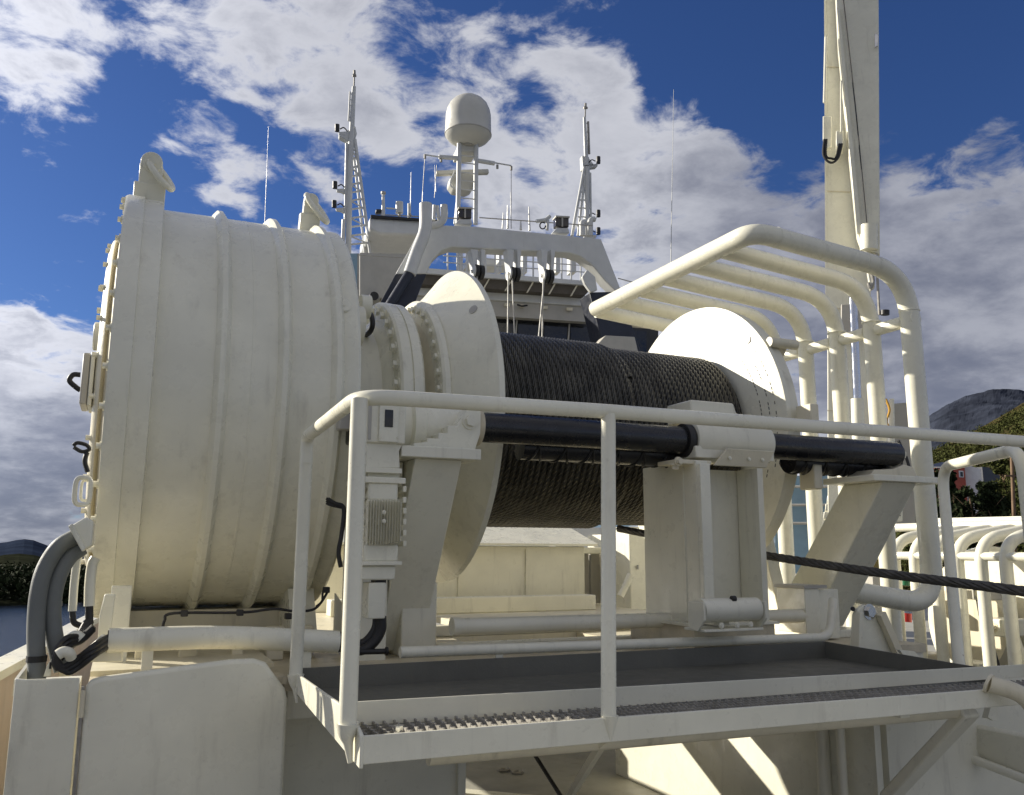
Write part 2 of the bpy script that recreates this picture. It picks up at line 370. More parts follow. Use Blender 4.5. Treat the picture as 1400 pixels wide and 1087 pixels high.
def tree(k, px, py, Y, h, w, lf, label):
    p = at(px, py, 'y', Y); base = p-dz*h
    th = thing('tree', label, 'tree', base, 'trees on the slope beside the ship')
    m = M().tube([base, base+dz*h*.5+Vector((.2, 0, 0)), base+dz*h*.9], .16*h/6, 8, .03)
    for i in range(6):
        a = rng.random()*6.3; z = h*(.35+.08*i); m.tube([base+dz*z, base+dz*(z+h*.15)+Vector((math.cos(a), math.sin(a), 0))*w*.5], .05*h/6, 6, .01)
    obj('trunk', m, BRN, th)
    cs = []
    for i in range(16):
        a = rng.random()*6.3; s = rng.random(); cs.append((base+dz*h*(.38+.58*s)+Vector((math.cos(a), math.sin(a), 0))*w*(1-s*.75)*rng.random(), w*(.42-.2*s)))
    obj('crown', leaves(cs, 150, .17), lf, th, smooth=False)
TR = [(1282, 640, 38, 'narrow dark tree close to the tall guard tube'), (1302, 664, 42, 'dark tree right below the red house wall'), (1324, 662, 40, 'dark bushy tree below the white gable'),
      (1348, 660, 44, 'dark tree in front of the shed'), (1368, 625, 46, 'light green tree rising right of the shed'), (1392, 610, 42, 'light green tree at the right edge of the photo, beside the timber pole'),
      (1354, 668, 36, 'low dark tree under the shed, nearest to the guard tubes'), (1418, 600, 44, 'broad green tree at the edge of the view, behind the timber pole')]
for k, (px, py, Y, lb) in enumerate(TR): tree(k, px, py, Y, 5.0+(k % 3), 2.0, LEAF2 if k in (4, 5, 7) else LEAF, lb)
th = thing('utility_pole', 'tall brown timber pole with a crossarm on the hillside at far right', 'pole', at(1388, 760, 'y', 30))
a, b = at(1388, 760, 'y', 30), at(1383, 612, 'y', 30)
obj('post', M().cyl(a, b, .09, 10), BRN, th); obj('crossarm', M().beam(at(1374, 650, 'y', 30), at(1397, 650, 'y', 30), .08, .08), BRN, th)
obj('crossarm', M().beam(at(1374, 616, 'y', 30), at(1397, 616, 'y', 30), .08, .08), BRN, th)

# ------------------------------------------------------------------ decks and hull
bw_pts = [(-1.9, -3.2), (-1.32, 1.0), (-.92, 3.2), (-.57, 5.96), (-.42, 7.4), (-.12, 10), (.43, 14), (1.63, 20), (6, 34), (14, 40), (22, 20), (22, -3.2)]
st('deck', M().prism([(x, y, 0) for x, y in bw_pts], (0, 0, -.05)), DECK, smooth=False)
# bulwark that follows the flare of the bow
bw = thing('bulwark', 'white curved bulwark with a capping rail at the far left, in front of the water', 'bulwark', (-.72, 4.5, 0))
line = [Vector(p) for p in ((-1.35, 1.0, .86), (-.95, 3.2, .88), (-.60, 5.96, .9), (-.45, 7.4, .9), (-.15, 10, .92), (.4, 14, 1.0), (1.6, 20, 1.1))]
line = sm(line, 4)
m = M()
for a, b in zip(line, line[1:]): m.beam(a, b, .16, .05)
obj('cap_rail', m, PW, bw)
m = M()
for a, b in zip(line, line[1:]):
    m.add([(a.x+.02, a.y, a.z-.03), (b.x+.02, b.y, b.z-.03), (b.x+.02, b.y, 0), (a.x+.02, a.y, 0), (a.x-.02, a.y, a.z-.03), (b.x-.02, b.y, b.z-.03), (b.x-.5, b.y, -9), (a.x-.5, a.y, -9)], [(0, 1, 2, 3), (7, 6, 5, 4)])
obj('plating', m, mat('pink_reflection_paint', (.62, .50, .40), .5, var=.06, streak=.2), bw)  # pinkish reflected light painted into the plating colour
for a in line[4:20:3]: obj('stiffener', M().prism([(a.x+.02, a.y, a.z-.04), (a.x+.02, a.y, .0), (a.x+.2, a.y, 0), (a.x+.07, a.y, a.z-.04)], (0, .012, 0)), PW, bw)

# ------------------------------------------------------------------ foundation under the winches
box = thing('foundation_box', 'large white steel foundation box with rounded corners under the big drum', 'foundation', (.3, 4, 0))
fr = 3.9
pts = [(-.085, fr, .0), (.665, fr, .0), (.70, fr, .06), (.70, fr, .96), (.685, fr, 1.01), (.60, fr, 1.12), (.55, fr, 1.138), (.45, fr, 1.138), (-.03, fr, 1.095), (-.07, fr, 1.085), (-.085, fr, 1.06)]
obj('front_plate', M().prism(pts, (0, .05, 0)), PC, box, bev=.018, seg=2)
obj('side_plate', M().box(.55, .66, 3.952, 7.0, 0, 1.05), PW, box)
obj('top_plate', M().box(-.08, .70, 4.3, 7.0, 1.03, 1.07), PD, box)
obj('shelf', M().box(-.08, .70, 3.953, 4.28, 1.02, 1.05), DIRTY, box)
# rusty gap with hinges between cabinet and box
for z in (.95, .55, .16): obj('hinge', M().cyl((-.092, 3.885, z), (-.092, 3.885, z+.1), .009, 8), PD, box)
obj('seam_bar', M().box(-.1, -.088, 3.91, 3.95, .02, 1.06), GALV, box)
cab = thing('cabinet', 'narrow grey white steel cabinet under the hoses, left of the foundation box', 'cabinet', (-.2, 4, 0))
obj('door', M().prism([(-.335, 3.9, 0), (-.108, 3.9, 0), (-.108, 3.9, 1.095), (-.30, 3.9, 1.10), (-.33, 3.9, 1.105)], (0, .02, 0)), PC, cab, bev=.004)
obj('body', M().box(-.33, -.11, 3.925, 4.25, 0, 1.06), PW, cab)
obj('flange', M().prism([(-.335, 3.92, 1.10), (-.30, 4.2, 1.16), (-.30, 4.2, 1.08), (-.335, 3.92, 1.04)], (.012, 0, 0)), PW, cab)
# inner bay plate and base frame
bay = thing('deck_support', 'tall warm white steel panel under the walkway, right of the foundation box', 'support', (1.1, 4.2, 0))
obj('panel', M().box(.70, 1.60, 4.25, 4.29, 0, 1.0), PW, bay)
obj('flange', M().box(1.60, 1.64, 4.22, 4.32, 0, 1.0), PW, bay)
obj('stiffener', M().box(1.2, 1.215, 4.29, 4.6, 0, 1.0), PW, bay)
base = thing('steel_bedplate', 'long white base frame carrying the rope winch behind the walkway', 'base', (2.6, 5, .9))
for x0, x1, y0, y1, mm_ in ((.70, 4.62, 4.02, 5.02, DIRTY), (.70, 2.0, 5.02, 5.5, PD), (2.95, 4.62, 5.02, 5.5, PD), (.70, 4.62, 5.5, 6.0, PD), (.70, 1.7, 6.0, 7.4, PD), (2.5, 4.62, 6.0, 7.4, PD), (.70, 4.62, 7.4, 9.9, PD)):
    obj('top_plate', M().box(x0, x1, y0, y1, .98, 1.03), mm_, base)
obj('ledge', M().box(1.65, 3.9, 5.52, 5.62, 1.03, 1.10), PW, base, bev=.01)
obj('ledge', M().box(1.65, 3.9, 4.72, 4.80, 1.03, 1.075), PW, base, bev=.008)
obj('ledge', M().box(1.65, 4.2, 7.42, 7.6, 1.03, 1.17), PW, base, bev=.01)
obj('girder', M().box(.72, 4.6, 4.03, 4.06, .86, .98), PW, base)
obj('end_panel', M().box(3.4, 3.44, 3.3, 5.75, 0, .97), PC, base)
obj('end_panel', M().box(3.46, 4.5, 3.28, 3.32, 0, .97), PW, base)
obj('post', M().cyl((3.37, 3.62, 0), (3.37, 3.62, .85), .035, 14), PW, base)
obj('post', M().cyl((3.33, 3.45, 0), (3.33, 3.45, .85), .022, 14), PW, base)

# ------------------------------------------------------------------ big closed drum
dr = thing('winch_drum_housing', 'huge closed white steel drum with raised ribs at the left', 'drum', (.5, YC, 1.2))
obj('shell', M().lathe([(.06, 1.155), (.35, 1.158), (1.0, 1.16), (1.035, 1.172), (1.06, 1.172), (1.075, 1.16), (1.078, .40)]), PC, dr)
obj('end_ring', M().lathe([(-.115, 1.15), (-.115, 1.205), (-.10, 1.212), (-.02, 1.212), (-.018, 1.20), (.075, 1.20), (.08, 1.15)]), PC, dr)
for x in (.385, .685, .955):
    obj('rib', M().lathe([(x-.038, 1.15), (x-.03, 1.175), (x-.012, 1.198), (x+.012, 1.198), (x+.03, 1.175), (x+.038, 1.15)], cap=False), PC, dr)
obj('weld_seam', M().lathe([(.52, 1.15), (.525, 1.1605), (.535, 1.1605), (.54, 1.15)], cap=False), PC, dr)
ep = obj('end_plate', M().lathe([(-.175, .3), (-.178, .90), (-.165, .94), (-.15, .955), (-.135, .93), (-.12, 1.0), (-.116, 1.15)]), PD, dr)
for k in range(40):
    t = 2*PI*k/40; bolt(dr, (-.117, YC+1.18*math.cos(t), ZC+1.18*math.sin(t)), (-1, 0, 0), .015, .022)
for k in range(28):
    t = 2*PI*(k+.5)/28; bolt(dr, (-.165, YC+.91*math.cos(t), ZC+.91*math.sin(t)), (-1, 0, 0), .014, .03)
def shackle(x, ang, lab, sc=1.0):
    ya, za = YC+1.20*math.cos(ang), ZC+1.20*math.sin(ang); e = Vector((0, math.cos(ang), math.sin(ang))); tng = Vector((0, -math.sin(ang), math.cos(ang)))
    p = Vector((x, ya, za))
    lg = obj('lifting_lug', M().beam(p-e*.10, p+e*.10*sc, .07, .17*sc, up=(1, 0, 0)).beam(p+e*.09*sc, p+e*.21*sc, .05, .125*sc, up=(1, 0, 0)).cyl(p+e*.22*sc+tng*.03, p+e*.22*sc-tng*.03, .06*sc, 18), PC, dr, bev=.006)
    c = p+e*.22*sc
    pts = []
    for k in range(22):
        t = 2*PI*k/22; pts.append(c+Vector((.60, -.1, -.78))*(.085*sc+.105*math.cos(t))+Vector((.42, .80, .33))*(.055*math.sin(t)))
    obj('ring', M().tube(pts, .019, 10, closed=True), PC, lg)
    obj('pin', M().cyl(c-tng*.05, c+tng*.05, .02, 12), PC, lg)
shackle(.0, math.radians(104), 'l'); shackle(.93, math.radians(103), 'r', .72)
def ringeye(px, py):
    p = at(px, py, 'y', 4.8); 
    ey = math.sqrt(max(0, 1.2**2-(p.z-ZC)**2)); p = at(px, py, 'y', YC-ey)
    n = Vector((0, p.y-YC, p.z-ZC)).normalized(); e = obj('padeye', M().beam(p, p+n*.04, .012, .05, up=(0, 0, 1)), PC, dr)
    d = Vector((0, -n.z, n.y)); d = d if d.z < 0 else -d
    pts = [p+n*.035+d*(.035+.045*-math.cos(t))+Vector((.033*math.sin(t), 0, 0)) for t in np.linspace(0, 2*PI, 21)[:-1]]
    obj('ring', M().tube(pts, .007, 8, closed=True), PC, e)
ringeye(203, 372)
p = at(471, 414, 'x', .99); n = Vector((0, p.y-YC, p.z-ZC)).normalized(); p = Vector((.99, YC, ZC))+n*1.16
obj('boss', M().tube([p-n*.02, p+n*.012], .045, 20), PC, dr, bev=.006); bolt(dr, p+n*.01, n, .014, .006)
# saddle feet
for x0, x1 in ((-.06, .06), (.86, 1.0)):
    obj('foot', M().prism([(x0, 4.75, 1.06), (x0, 6.3, 1.06), (x0, 6.1, 1.40), (x0, 5.5, 1.25), (x0, 4.95, 1.38)], (x1-x0, 0, 0)), PC, dr)
obj('saddle', M().box(-.05, .98, 5.2, 5.8, 1.06, 1.262), PD, dr)
obj('support_strap', M().beam((.02, 4.62, 1.06), (.02, 4.62, 1.42), .09, .03), PC, dr, bev=.004)
obj('gusset', M().prism([(1.08, 4.75, 1.05), (1.30, 4.75, 1.05), (1.08, 4.75, 1.36)], (0, .03, 0)), PC, dr)
for px in (163, 280, 375, 405): pass
for k, x in enumerate((.10, .30, .55, .72, .9)): obj('bracket', M().box(x, x+.06+.03*(k % 2), 4.70, 4.76, 1.03, 1.20), PD, dr, bev=.008)
obj('cylinder_end', M().cyl((.36, 4.6, 1.16), (.36, 4.68, 1.16), .05, 20), GREYP, dr)

# sensor cable under the drum
th = thing('sensor_cable', 'thin black cable with two clamps strung under the big drum', 'cable', (.4, 4.6, 1.2))
cp = [at(222, 862, 'y', 4.55), at(225, 848, 'y', 4.55), at(238, 838, 'y', 4.55), at(330, 837, 'y', 4.55), at(375, 832, 'y', 4.55), at(402, 835, 'y', 4.55), at(430, 832, 'y', 4.55), at(446, 812, 'y', 4.55), at(447, 803, 'y', 4.55)]
obj('wire', M().tube(sm(cp, 6), .007, 8), RUB, th)
obj('wire', M().tube(sm([at(432, 829, 'y', 4.56), at(440, 822, 'y', 4.56), at(441, 812, 'y', 4.56), at(443, 803, 'y', 4.56)], 6), .006, 8), RUB, th)
for px, py in ((252, 838), (328, 837), (446, 806), (394, 842)):
    p = at(px, py, 'y', 4.54); obj('clamp', M().box(p.x-.016, p.x+.016, p.y-.02, p.y+.02, p.z-.015, p.z+.015), RUB, th, bev=.004)

# items on the outer end of the drum
def yp(px, py, Y): return at(px, py, 'y', Y)
th = thing('junction_box', 'grey white junction box with a black cable gland on the drum end', 'box', yp(120, 560, 4.7))
a, b = yp(109, 556, 4.7), yp(130, 488, 4.7)
obj('case', M().box(a.x, b.x-.015, 4.6, 4.85, a.z, b.z), GREYP, th, bev=.008)
obj('lid', M().box(b.x-.013, b.x+.006, 4.59, 4.86, a.z-.005, b.z+.005), PW, th, bev=.004)
obj('gland', M().tube(sm([yp(110, 512, 4.7), yp(100, 512, 4.7), yp(95, 520, 4.7), yp(104, 529, 4.7), yp(110, 533, 4.7)], 5), .013, 10), RUB, th)
for py in (500, 545): obj('bracket', M().cyl(yp(129, py, 4.7), yp(142, py, 4.7), .012, 8), GALV, th)
th = thing('inspection_cover', 'rounded white cover bulging from the drum end above the junction box', 'cover', yp(136, 480, 4.9))
c = yp(138, 460, 4.9); obj('lid', M().tube([c+Vector((-.035, 0, 0)), c+Vector((-.028, 0, 0)), c+Vector((.03, 0, 0))], .075, 20), PC, th, bev=.012)
for px, py in ((140, 395), (138, 425)):
    p = yp(px+6, py, 4.9); bolt(dr, p, (-1, 0, 0), .018, .04)
th = thing('handle', 'white oval pull handle on the drum end, above the grey hoses', 'handle', yp(110, 690, 4.4))
def oval(px0, py0, px1, py1, Y, r, n=28):
    a, b = yp(px0, py0, Y), yp(px1, py1, Y); cx_, cz_ = (a.x+b.x)/2, (a.z+b.z)/2; w, h = abs(b.x-a.x)/2, abs(a.z-b.z)/2; P = []
    for k in range(n):
        t = 2*PI*k/n; c, s = math.cos(t), math.sin(t); P.append(Vector((cx_+w*math.copysign(abs(c)**.55, c), Y, cz_+h*math.copysign(abs(s)**.55, s))))
    return M().tube(P, r, 8, closed=True)
obj('loop', oval(104, 652, 122, 690, 4.4, .011), PC, th); obj('loop', oval(112, 656, 122, 684, 4.43, .007), PC, th)
th = thing('cable_clip', 'curled black cable clip on the drum end above the oval handle', 'clip', yp(112, 640, 4.4))
obj('strap', M().tube(sm([yp(100, 609, 4.4), yp(106, 605, 4.4), yp(118, 608, 4.4), yp(122, 614, 4.4), yp(112, 617, 4.4), yp(101, 611, 4.4)], 5), .009, 8), RUB, th)
obj('strap', M().tube(sm([yp(119, 618, 4.4), yp(116, 630, 4.4), yp(120, 645, 4.4)], 5), .011, 8), RUB, th)

# hoses
HB = yp(110, 735, 4.1)
th = thing('hose_connector', 'slanted white connector box where two grey hoses leave the drum end', 'connector', HB)
obj('housing', M().prism([yp(94, 720, 4.05), yp(118, 706, 4.05), yp(128, 712, 4.05), yp(126, 745, 4.05), yp(113, 754, 4.05)], (0, .22, 0)), PC, th, bev=.008)
obj('flange', M().prism([yp(93, 719, 4.0), yp(99, 715, 4.0), yp(117, 750, 4.0), yp(112, 754, 4.0)], (0, .3, 0)), PC, th, bev=.004)
def hose(name, label, pts, r, material, Y0, Y1):
    n = len(pts); P = [yp(x, y, Y0+(Y1-Y0)*i/(n-1)) for i, (x, y) in enumerate(pts)]
    return P
P = hose('', '', [(104, 733), (80, 748), (61, 778), (52, 815), (49, 860), (50, 900), (50, 935)], .036, HOSE, 4.12, 4.02)
th = thing('hydraulic_hose', 'outermost thick grey hose arching down from the drum end to the cabinet', 'hose', P[-1], 'grey hoses at the drum end')
obj('sheath', M().tube(sm(P, 8), .034, 18), HOSE, th); p = P[-2]; obj('collar', M().cyl((p.x, p.y, p.z-.012), (p.x, p.y, p.z+.012), .038, 18), RUB, th)
P = hose('', '', [(112, 748), (94, 762), (79, 790), (72, 825), (73, 860), (80, 895), (86, 915)], .036, HOSE, 4.14, 4.06)
th = thing('hydraulic_hose', 'inner thick grey hose bending down behind the black cables', 'hose', P[-1], 'grey hoses at the drum end')
obj('sheath', M().tube(sm(P, 8), .034, 18), HOSE, th); p = P[3]; obj('collar', M().cyl((p.x, p.y, p.z-.01), (p.x, p.y, p.z+.01), .036, 18), HOSE, th)
th = thing('hose_bracket', 'small white slotted bracket between the feet of the grey hoses', 'bracket', yp(62, 925, 3.98))
a, b = yp(59, 925, 3.98), yp(72, 898, 3.98); obj('plate', M().prism([(a.x, 3.98, a.z), (b.x, 3.98, a.z), (b.x, 3.98, b.z), (a.x+.01, 3.98, b.z-.03)], (0, .012, 0)), PC, th, bev=.003)
obj('slot', M().box(a.x+.018, a.x+.026, 3.972, 3.982, a.z+.03, a.z+.055), RUB, th)
for (x0, y0, x1, y1, r, lab, tail) in ((106, 760, 99, 835, .017, 'thin white pipe with a black cable tail beside the grey hoses', [(99, 835), (101, 850), (112, 855), (120, 852)]),
                                 (126, 768, 122, 828, .022, 'thicker white pipe ending in a black sleeve against the drum end', [(122, 828), (122, 845), (122, 858), (128, 862)])):
    th = thing('cable_pipe', lab, 'pipe', yp(x1, y1, 4.2))
    obj('pipe', M().tube(sm([yp(x0+5, y0-6, 4.2), yp(x0, y0+4, 4.2), yp((x0+x1)/2-1, (y0+y1)/2, 4.2), yp(x1, y1, 4.2)], 6), r, 14), PC, th)
    obj('cable', M().tube(sm([yp(x, y, 4.2) for x, y in tail], 6), r*.75, 10), RUB, th)
th = thing('cable_bundle', 'bundle of black cables looping into the left end of the white conduit', 'cables', yp(90, 920, 3.95))
for k in range(7):
    o_ = (k-3)*2.2; Y = 3.93+.022*(k % 3)
    pts = [(128, 858+o_*.3), (112, 872+o_*.5), (92, 878+o_), (80, 892+o_), (78+o_*.5, 906), (88+o_*.6, 916+o_*.4), (108, 905+o_), (130, 888+o_), (150, 876+o_), (165, 873+o_*.8)]
    obj('cable', M().tube(sm([yp(x, y, Y+(.18 if i > 7 else .08 if i < 2 else 0)) for i, (x, y) in enumerate(pts)], 5), .012, 9), RUB, th)
for k in range(3):
    obj('cable', M().tube(sm([yp(118+k*3, 850, 4.15), yp(104+k*3, 872, 4.05), yp(84+k*4, 880+k*4, 3.96), yp(74+k*4, 895+k*3, 3.96)], 5), .013, 9), RUB, th)
obj('tape_wrap', M().tube(sm([yp(79, 895, 3.88), yp(86, 891, 3.88), yp(94, 892, 3.88), yp(97, 898, 3.9)], 4), .021, 12), PC, th)
obj('tape_wrap', M().tube(sm([yp(97, 874, 4.0), yp(104, 870, 4.0), yp(110, 874, 4.0)], 4), .026, 12), PC, th)
# clutter around the cable entry
th = thing('cable_stand', 'stepped white bracket behind the black cable bundle', 'bracket', yp(140, 900, 4.25))
obj('plate', M().prism([yp(133, 880, 4.3), yp(150, 880, 4.3), yp(158, 812, 4.3), yp(143, 812, 4.3), yp(136, 840, 4.3)], (0, .05, 0)), PC, th, bev=.006)
obj('plate', M().prism([yp(112, 905, 4.1), yp(168, 905, 4.1), yp(168, 870, 4.1), yp(140, 868, 4.1), yp(120, 885, 4.1)], (0, .05, 0)), PW, th, bev=.006)

# conduit pipe
th = thing('conduit', 'wide white conduit pipe running in front of the big drum foot', 'pipe', (.4, 4.1, 1.1))
pp = [yp(148, 875, 4.1), yp(300, 871, 4.1), yp(462, 877, 4.1)]
obj('pipe', M().tube(sm(pp, 12), .050, 28), PC, th)
obj('pipe_mouth', M().cyl(pp[0]+Vector((-.004, 0, 0)), pp[0]+Vector((.003, 0, 0)), .041, 20), RUB, th)
for px in (201, 418):
    p = yp(px, 905, 4.1); obj('leg', M().box(p.x-.022, p.x+.022, 4.09, 4.12, 1.03, 1.19), PC, th)
obj('end_collar', M().cyl(pp[2]-Vector((.01, 0, 0)), pp[2]+Vector((.028, 0, 0)), .046, 20), RUB, th)

# ------------------------------------------------------------------ rope winch
wn = thing('rope_winch', 'white rope winch with two round flanges and a drum full of dark wire rope', 'winch', (2.9, YC, 1.03))
obj('shaft', M().lathe([(1.07, .44), (1.40, .46), (1.405, .40)]), GREYP, wn)
f1 = obj('coupling_flange', M().lathe([(1.30, .48), (1.36, .62), (1.405, .66), (1.41, .765), (1.425, .778), (1.48, .778), (1.483, .765), (1.49, .765), (1.492, .775), (1.545, .775), (1.56, .76), (1.562, .5)]), PC, wn)
for k in range(36):
    t = 2*PI*k/36; bolt(f1, (1.41, YC+.715*math.cos(t), ZC+.715*math.sin(t)), (-1, 0, 0), .026, .03, PC)
obj('coupling_bell', M().lathe([(1.10, .3), (1.14, .56), (1.38, .60), (1.40, .5)]), PW, wn)
obj('hub', M().lathe([(1.56, .60), (1.60, .60), (1.64, .66), (1.66, .70)]), PD, wn)
f2 = obj('drum_flange', M().lathe([(1.64, .5), (1.655, .80), (1.67, .815), (1.70, .815), (1.71, .80), (1.80, .90), (1.90, 1.03), (1.91, 1.045), (1.945, 1.045), (1.95, 1.03), (1.952, .5)]), PC, wn, label='left flange with a bolted conical hub')
for k in range(44):
    t = 2*PI*k/44; bolt(f2, (1.655, YC+.755*math.cos(t), ZC+.755*math.sin(t)), (-1, 0, 0), .021, .024, PC)
f3 = obj('drum_flange', M().lathe([(4.0, .4), (4.0, 1.03), (4.004, 1.045), (4.04, 1.045), (4.045, 1.03), (4.08, .9), (4.10, .4)]), PC, wn, label='plain right flange with faint dark rope marks')
for k, r in enumerate((.80, .88, .945)):
    for j in range(46):
        m = M(); t0 = -.45+j*.038+k*.06
        if rng.random() < .22: continue
        P = [(3.998, YC-(r+.002*math.sin(9*t))*math.cos(t), ZC+r*math.sin(t)) for t in (t0, t0+.011, t0+.024)]
        m.tube([Vector(q_) for q_ in P], .0024, 4)
        obj('rope_mark', m, RUB, f3)
for xx, ya, za in ((4.0, 4.813, 3.086), ):
    obj('hole_plug', M().cyl((3.994, ya, za), (4.0, ya, za), .03, 18), GREYP, f3)
ce = Vector((0, math.cos(math.radians(141)), math.sin(math.radians(141)))); cn = (Vector((-1.3, 0, 0))+ce).normalized(); cc = Vector((1.855, YC, ZC))+ce*.9715
obj('hole_plug', M().cyl(cc-cn*.02, cc+cn*.004, .03, 20), GREYP, f2)
obj('barrel', M().lathe([(1.95, .60), (4.0, .60)]), RUB, wn)
# wound rope: a helix of six twisted strands
def wound(x0, x1, r, d, lay=5.6):
    turns = (x1-x0)/(d*.90); n = int(turns*190); sr = d*.205; vs = []; fs = []; ns = 5
    th_ = np.linspace(0, turns*2*PI, n); X = x0+d*.90*th_/(2*PI)
    cy, cz = np.cos(th_), np.sin(th_)
    tan = np.stack([np.full(n, d/(2*PI)), -r*cy*0-r*np.sin(th_), r*np.cos(th_)], 1); tan /= np.linalg.norm(tan, axis=1)[:, None]
    rad = np.stack([np.zeros(n), cy, cz], 1); bi = np.cross(tan, rad)
    cen = np.stack([X, YC+r*cy, ZC+r*cz], 1)
    m = M(); V = []; F = []
    for s_ in range(6):
        ph = th_*r/(d*lay)*2*PI+s_*PI/3
        dirn = rad*np.cos(ph)[:, None]+bi*np.sin(ph)[:, None]; c = cen+dirn*(d*.31)
        off = np.cross(tan, dirn)
        k0 = len(V)*0
        for k in range(ns):
            a = 2*PI*k/ns; V.append(c+dirn*(sr*math.cos(a))+off*(sr*math.sin(a)))
    V = np.array(V)   # (36, n, 3)
    flat = V.transpose(1, 0, 2).reshape(-1, 3)
    i = np.arange(n-1)
    for s_ in range(6):
        for k in range(ns):
            a, b = s_*ns+k, s_*ns+(k+1) % ns
            F.append(np.stack([i*30+a, i*30+b, (i+1)*30+b, (i+1)*30+a], 1))
    return flat, np.concatenate(F)
def npobj(name, V, F, material, parent, **k):
    org = ORG[parent.name] if parent is not None else Vector(V.mean(0))
    me = bpy.data.meshes.new(name); me.vertices.add(len(V)); me.vertices.foreach_set('co', (V-np.array(org)).astype(np.float32).ravel())
    me.loops.add(F.size); me.loops.foreach_set('vertex_index', F.astype(np.int32).ravel()); me.polygons.add(len(F))
    me.polygons.foreach_set('loop_start', np.arange(0, F.size, 4, dtype=np.int32)); me.update(calc_edges=True); me.shade_smooth(); me.materials.append(material)
    o = bpy.data.objects.new(name, me); link(o, parent); ORG[o.name] = org
    if parent is None: o.location = org
    return o
D = .046
Va, Fa = wound(1.98, 3.05, .655, D); npobj('wound_rope', Va, Fa, ROPE, wn)
Vb, Fb = wound(3.05, 3.97, .628, D); npobj('wound_rope', Vb, Fb, ROPE, wn)
Vc, Fc = wound(2.98, 3.08, .642, D); npobj('wound_rope', Vc, Fc, ROPE, wn)

# output gear beside the flange, with support
obj('gear_housing', M().lathe([(1.16, .05), (1.17, .15), (1.32, .15), (1.33, .178), (1.39, .178), (1.40, .155), (1.61, .13), (1.62, .05)], y=4.36, z=2.235, n=56), PC, wn)
obj('lower_housing', M().lathe([(1.14, .05), (1.15, .17), (1.26, .17), (1.27, .05)], y=4.65, z=2.22, n=56), PC, wn)

# spooling rollers
RY, RZ = 4.25, 2.242
def roller(x0, x1):
    ro = obj('spooling_roller', M().lathe([(x0, .04), (x0, .077), (x0+.04, .081), (x1-.03, .081), (x1, .076), (x1, .04)], y=RY, z=RZ, n=40), BLK, wn)
    sc = obj('grooved_screw', M().lathe([(x0+.3, .05), (x0+.3, .075), (x1, .075), (x1, .05)], y=RY+.13, z=RZ-.075, n=32), BLK, wn)
    m = M(); turns = (x1-x0-.3)/.17
    for sgn in (1, -1):
        m.tube([(x0+.3+(x1-x0-.3)*k/160, RY+.13+.077*math.cos(sgn*2*PI*turns*k/160), RZ-.075+.077*math.sin(sgn*2*PI*turns*k/160)) for k in range(161)], .007, 5)
    obj('thread', m, RUB, sc)
roller(1.70, 3.05); roller(3.62, 4.74)
obj('worn_collar', M().lathe([(3.0, .05), (3.0, .098), (3.02, .104), (3.045, .10), (3.05, .05)], y=RY, z=RZ, n=30), RUB, wn)
sl = obj('roller_sleeve', M().lathe([(3.05, .06), (3.05, .115), (3.07, .128), (3.58, .128), (3.61, .115), (3.61, .06)], y=RY, z=RZ+.005, n=48), PW, wn)
obj('guide_block', M().prism([(3.10, 4.28, 2.37), (3.10, 4.28, 2.50), (3.42, 4.28, 2.50), (3.44, 4.28, 2.44), (3.50, 4.28, 2.43), (3.52, 4.28, 2.37)], (0, .26, 0)), PW, sl, bev=.01)
for x in (3.16, 3.26, 3.36): bolt(sl, (x, 4.40, 2.50), (0, 0, 1), .012, .012)
obj('guide_block', M().prism([(3.02, 4.14, 2.13), (3.60, 4.14, 2.13), (3.60, 4.14, 2.20), (3.02, 4.14, 2.20)], (0, .30, 0)), PW, sl, bev=.006)
obj('cover_plate', M().prism([(3.20, 4.075, 2.185), (3.55, 4.075, 2.185), (3.50, 4.10, 2.085), (3.12, 4.10, 2.085)], (0, .02, 0)), PD, sl, bev=.004)
for x in (3.22, 3.36, 3.46): bolt(sl, (x, 4.082, 2.13), (0, -1, .2), .008, .006)
obj('worn_plate', M().box(2.86, 3.10, 4.10, 4.30, 2.085, 2.11), PD, wn, bev=.004); bolt(wn, (2.88, 4.15, 2.085), (0, 0, -1), .022, .03, PD); bolt(wn, (2.88, 4.12, 2.098), (0, -1, 0), .018, .03, PD)
# column in the middle
cl = obj('column', M().box(2.975, 3.055, 4.08, 4.64, 1.03, 2.105), PW, wn, bev=.004)
obj('column_flange', M().box(2.972, 3.04, 4.035, 4.075, 1.20, 2.085), PC, wn, bev=.004)
obj('column_web', M().box(3.06, 3.47, 4.30, 4.33, 1.16, 2.08), PW, wn)
obj('column_flange', M().prism([(2.968, 4.22, 1.2), (2.968, 4.22, 2.1), (2.968, 4.20, 2.1), (2.968, 4.20, 1.2)], (.01, 0, 0)), PW, cl)
obj('column_back', M().box(3.43, 3.47, 4.10, 4.29, 1.16, 2.08), PW, wn)
obj('column_foot', M().prism([(2.9, 4.05, 1.195), (3.50, 4.05, 1.195), (3.50, 4.75, 1.195), (2.9, 4.75, 1.195)], (0, 0, -.014)), PW, wn)
obj('column_pedestal', M().box(2.92, 3.48, 4.07, 4.73, 1.03, 1.178), DIRTY, wn)
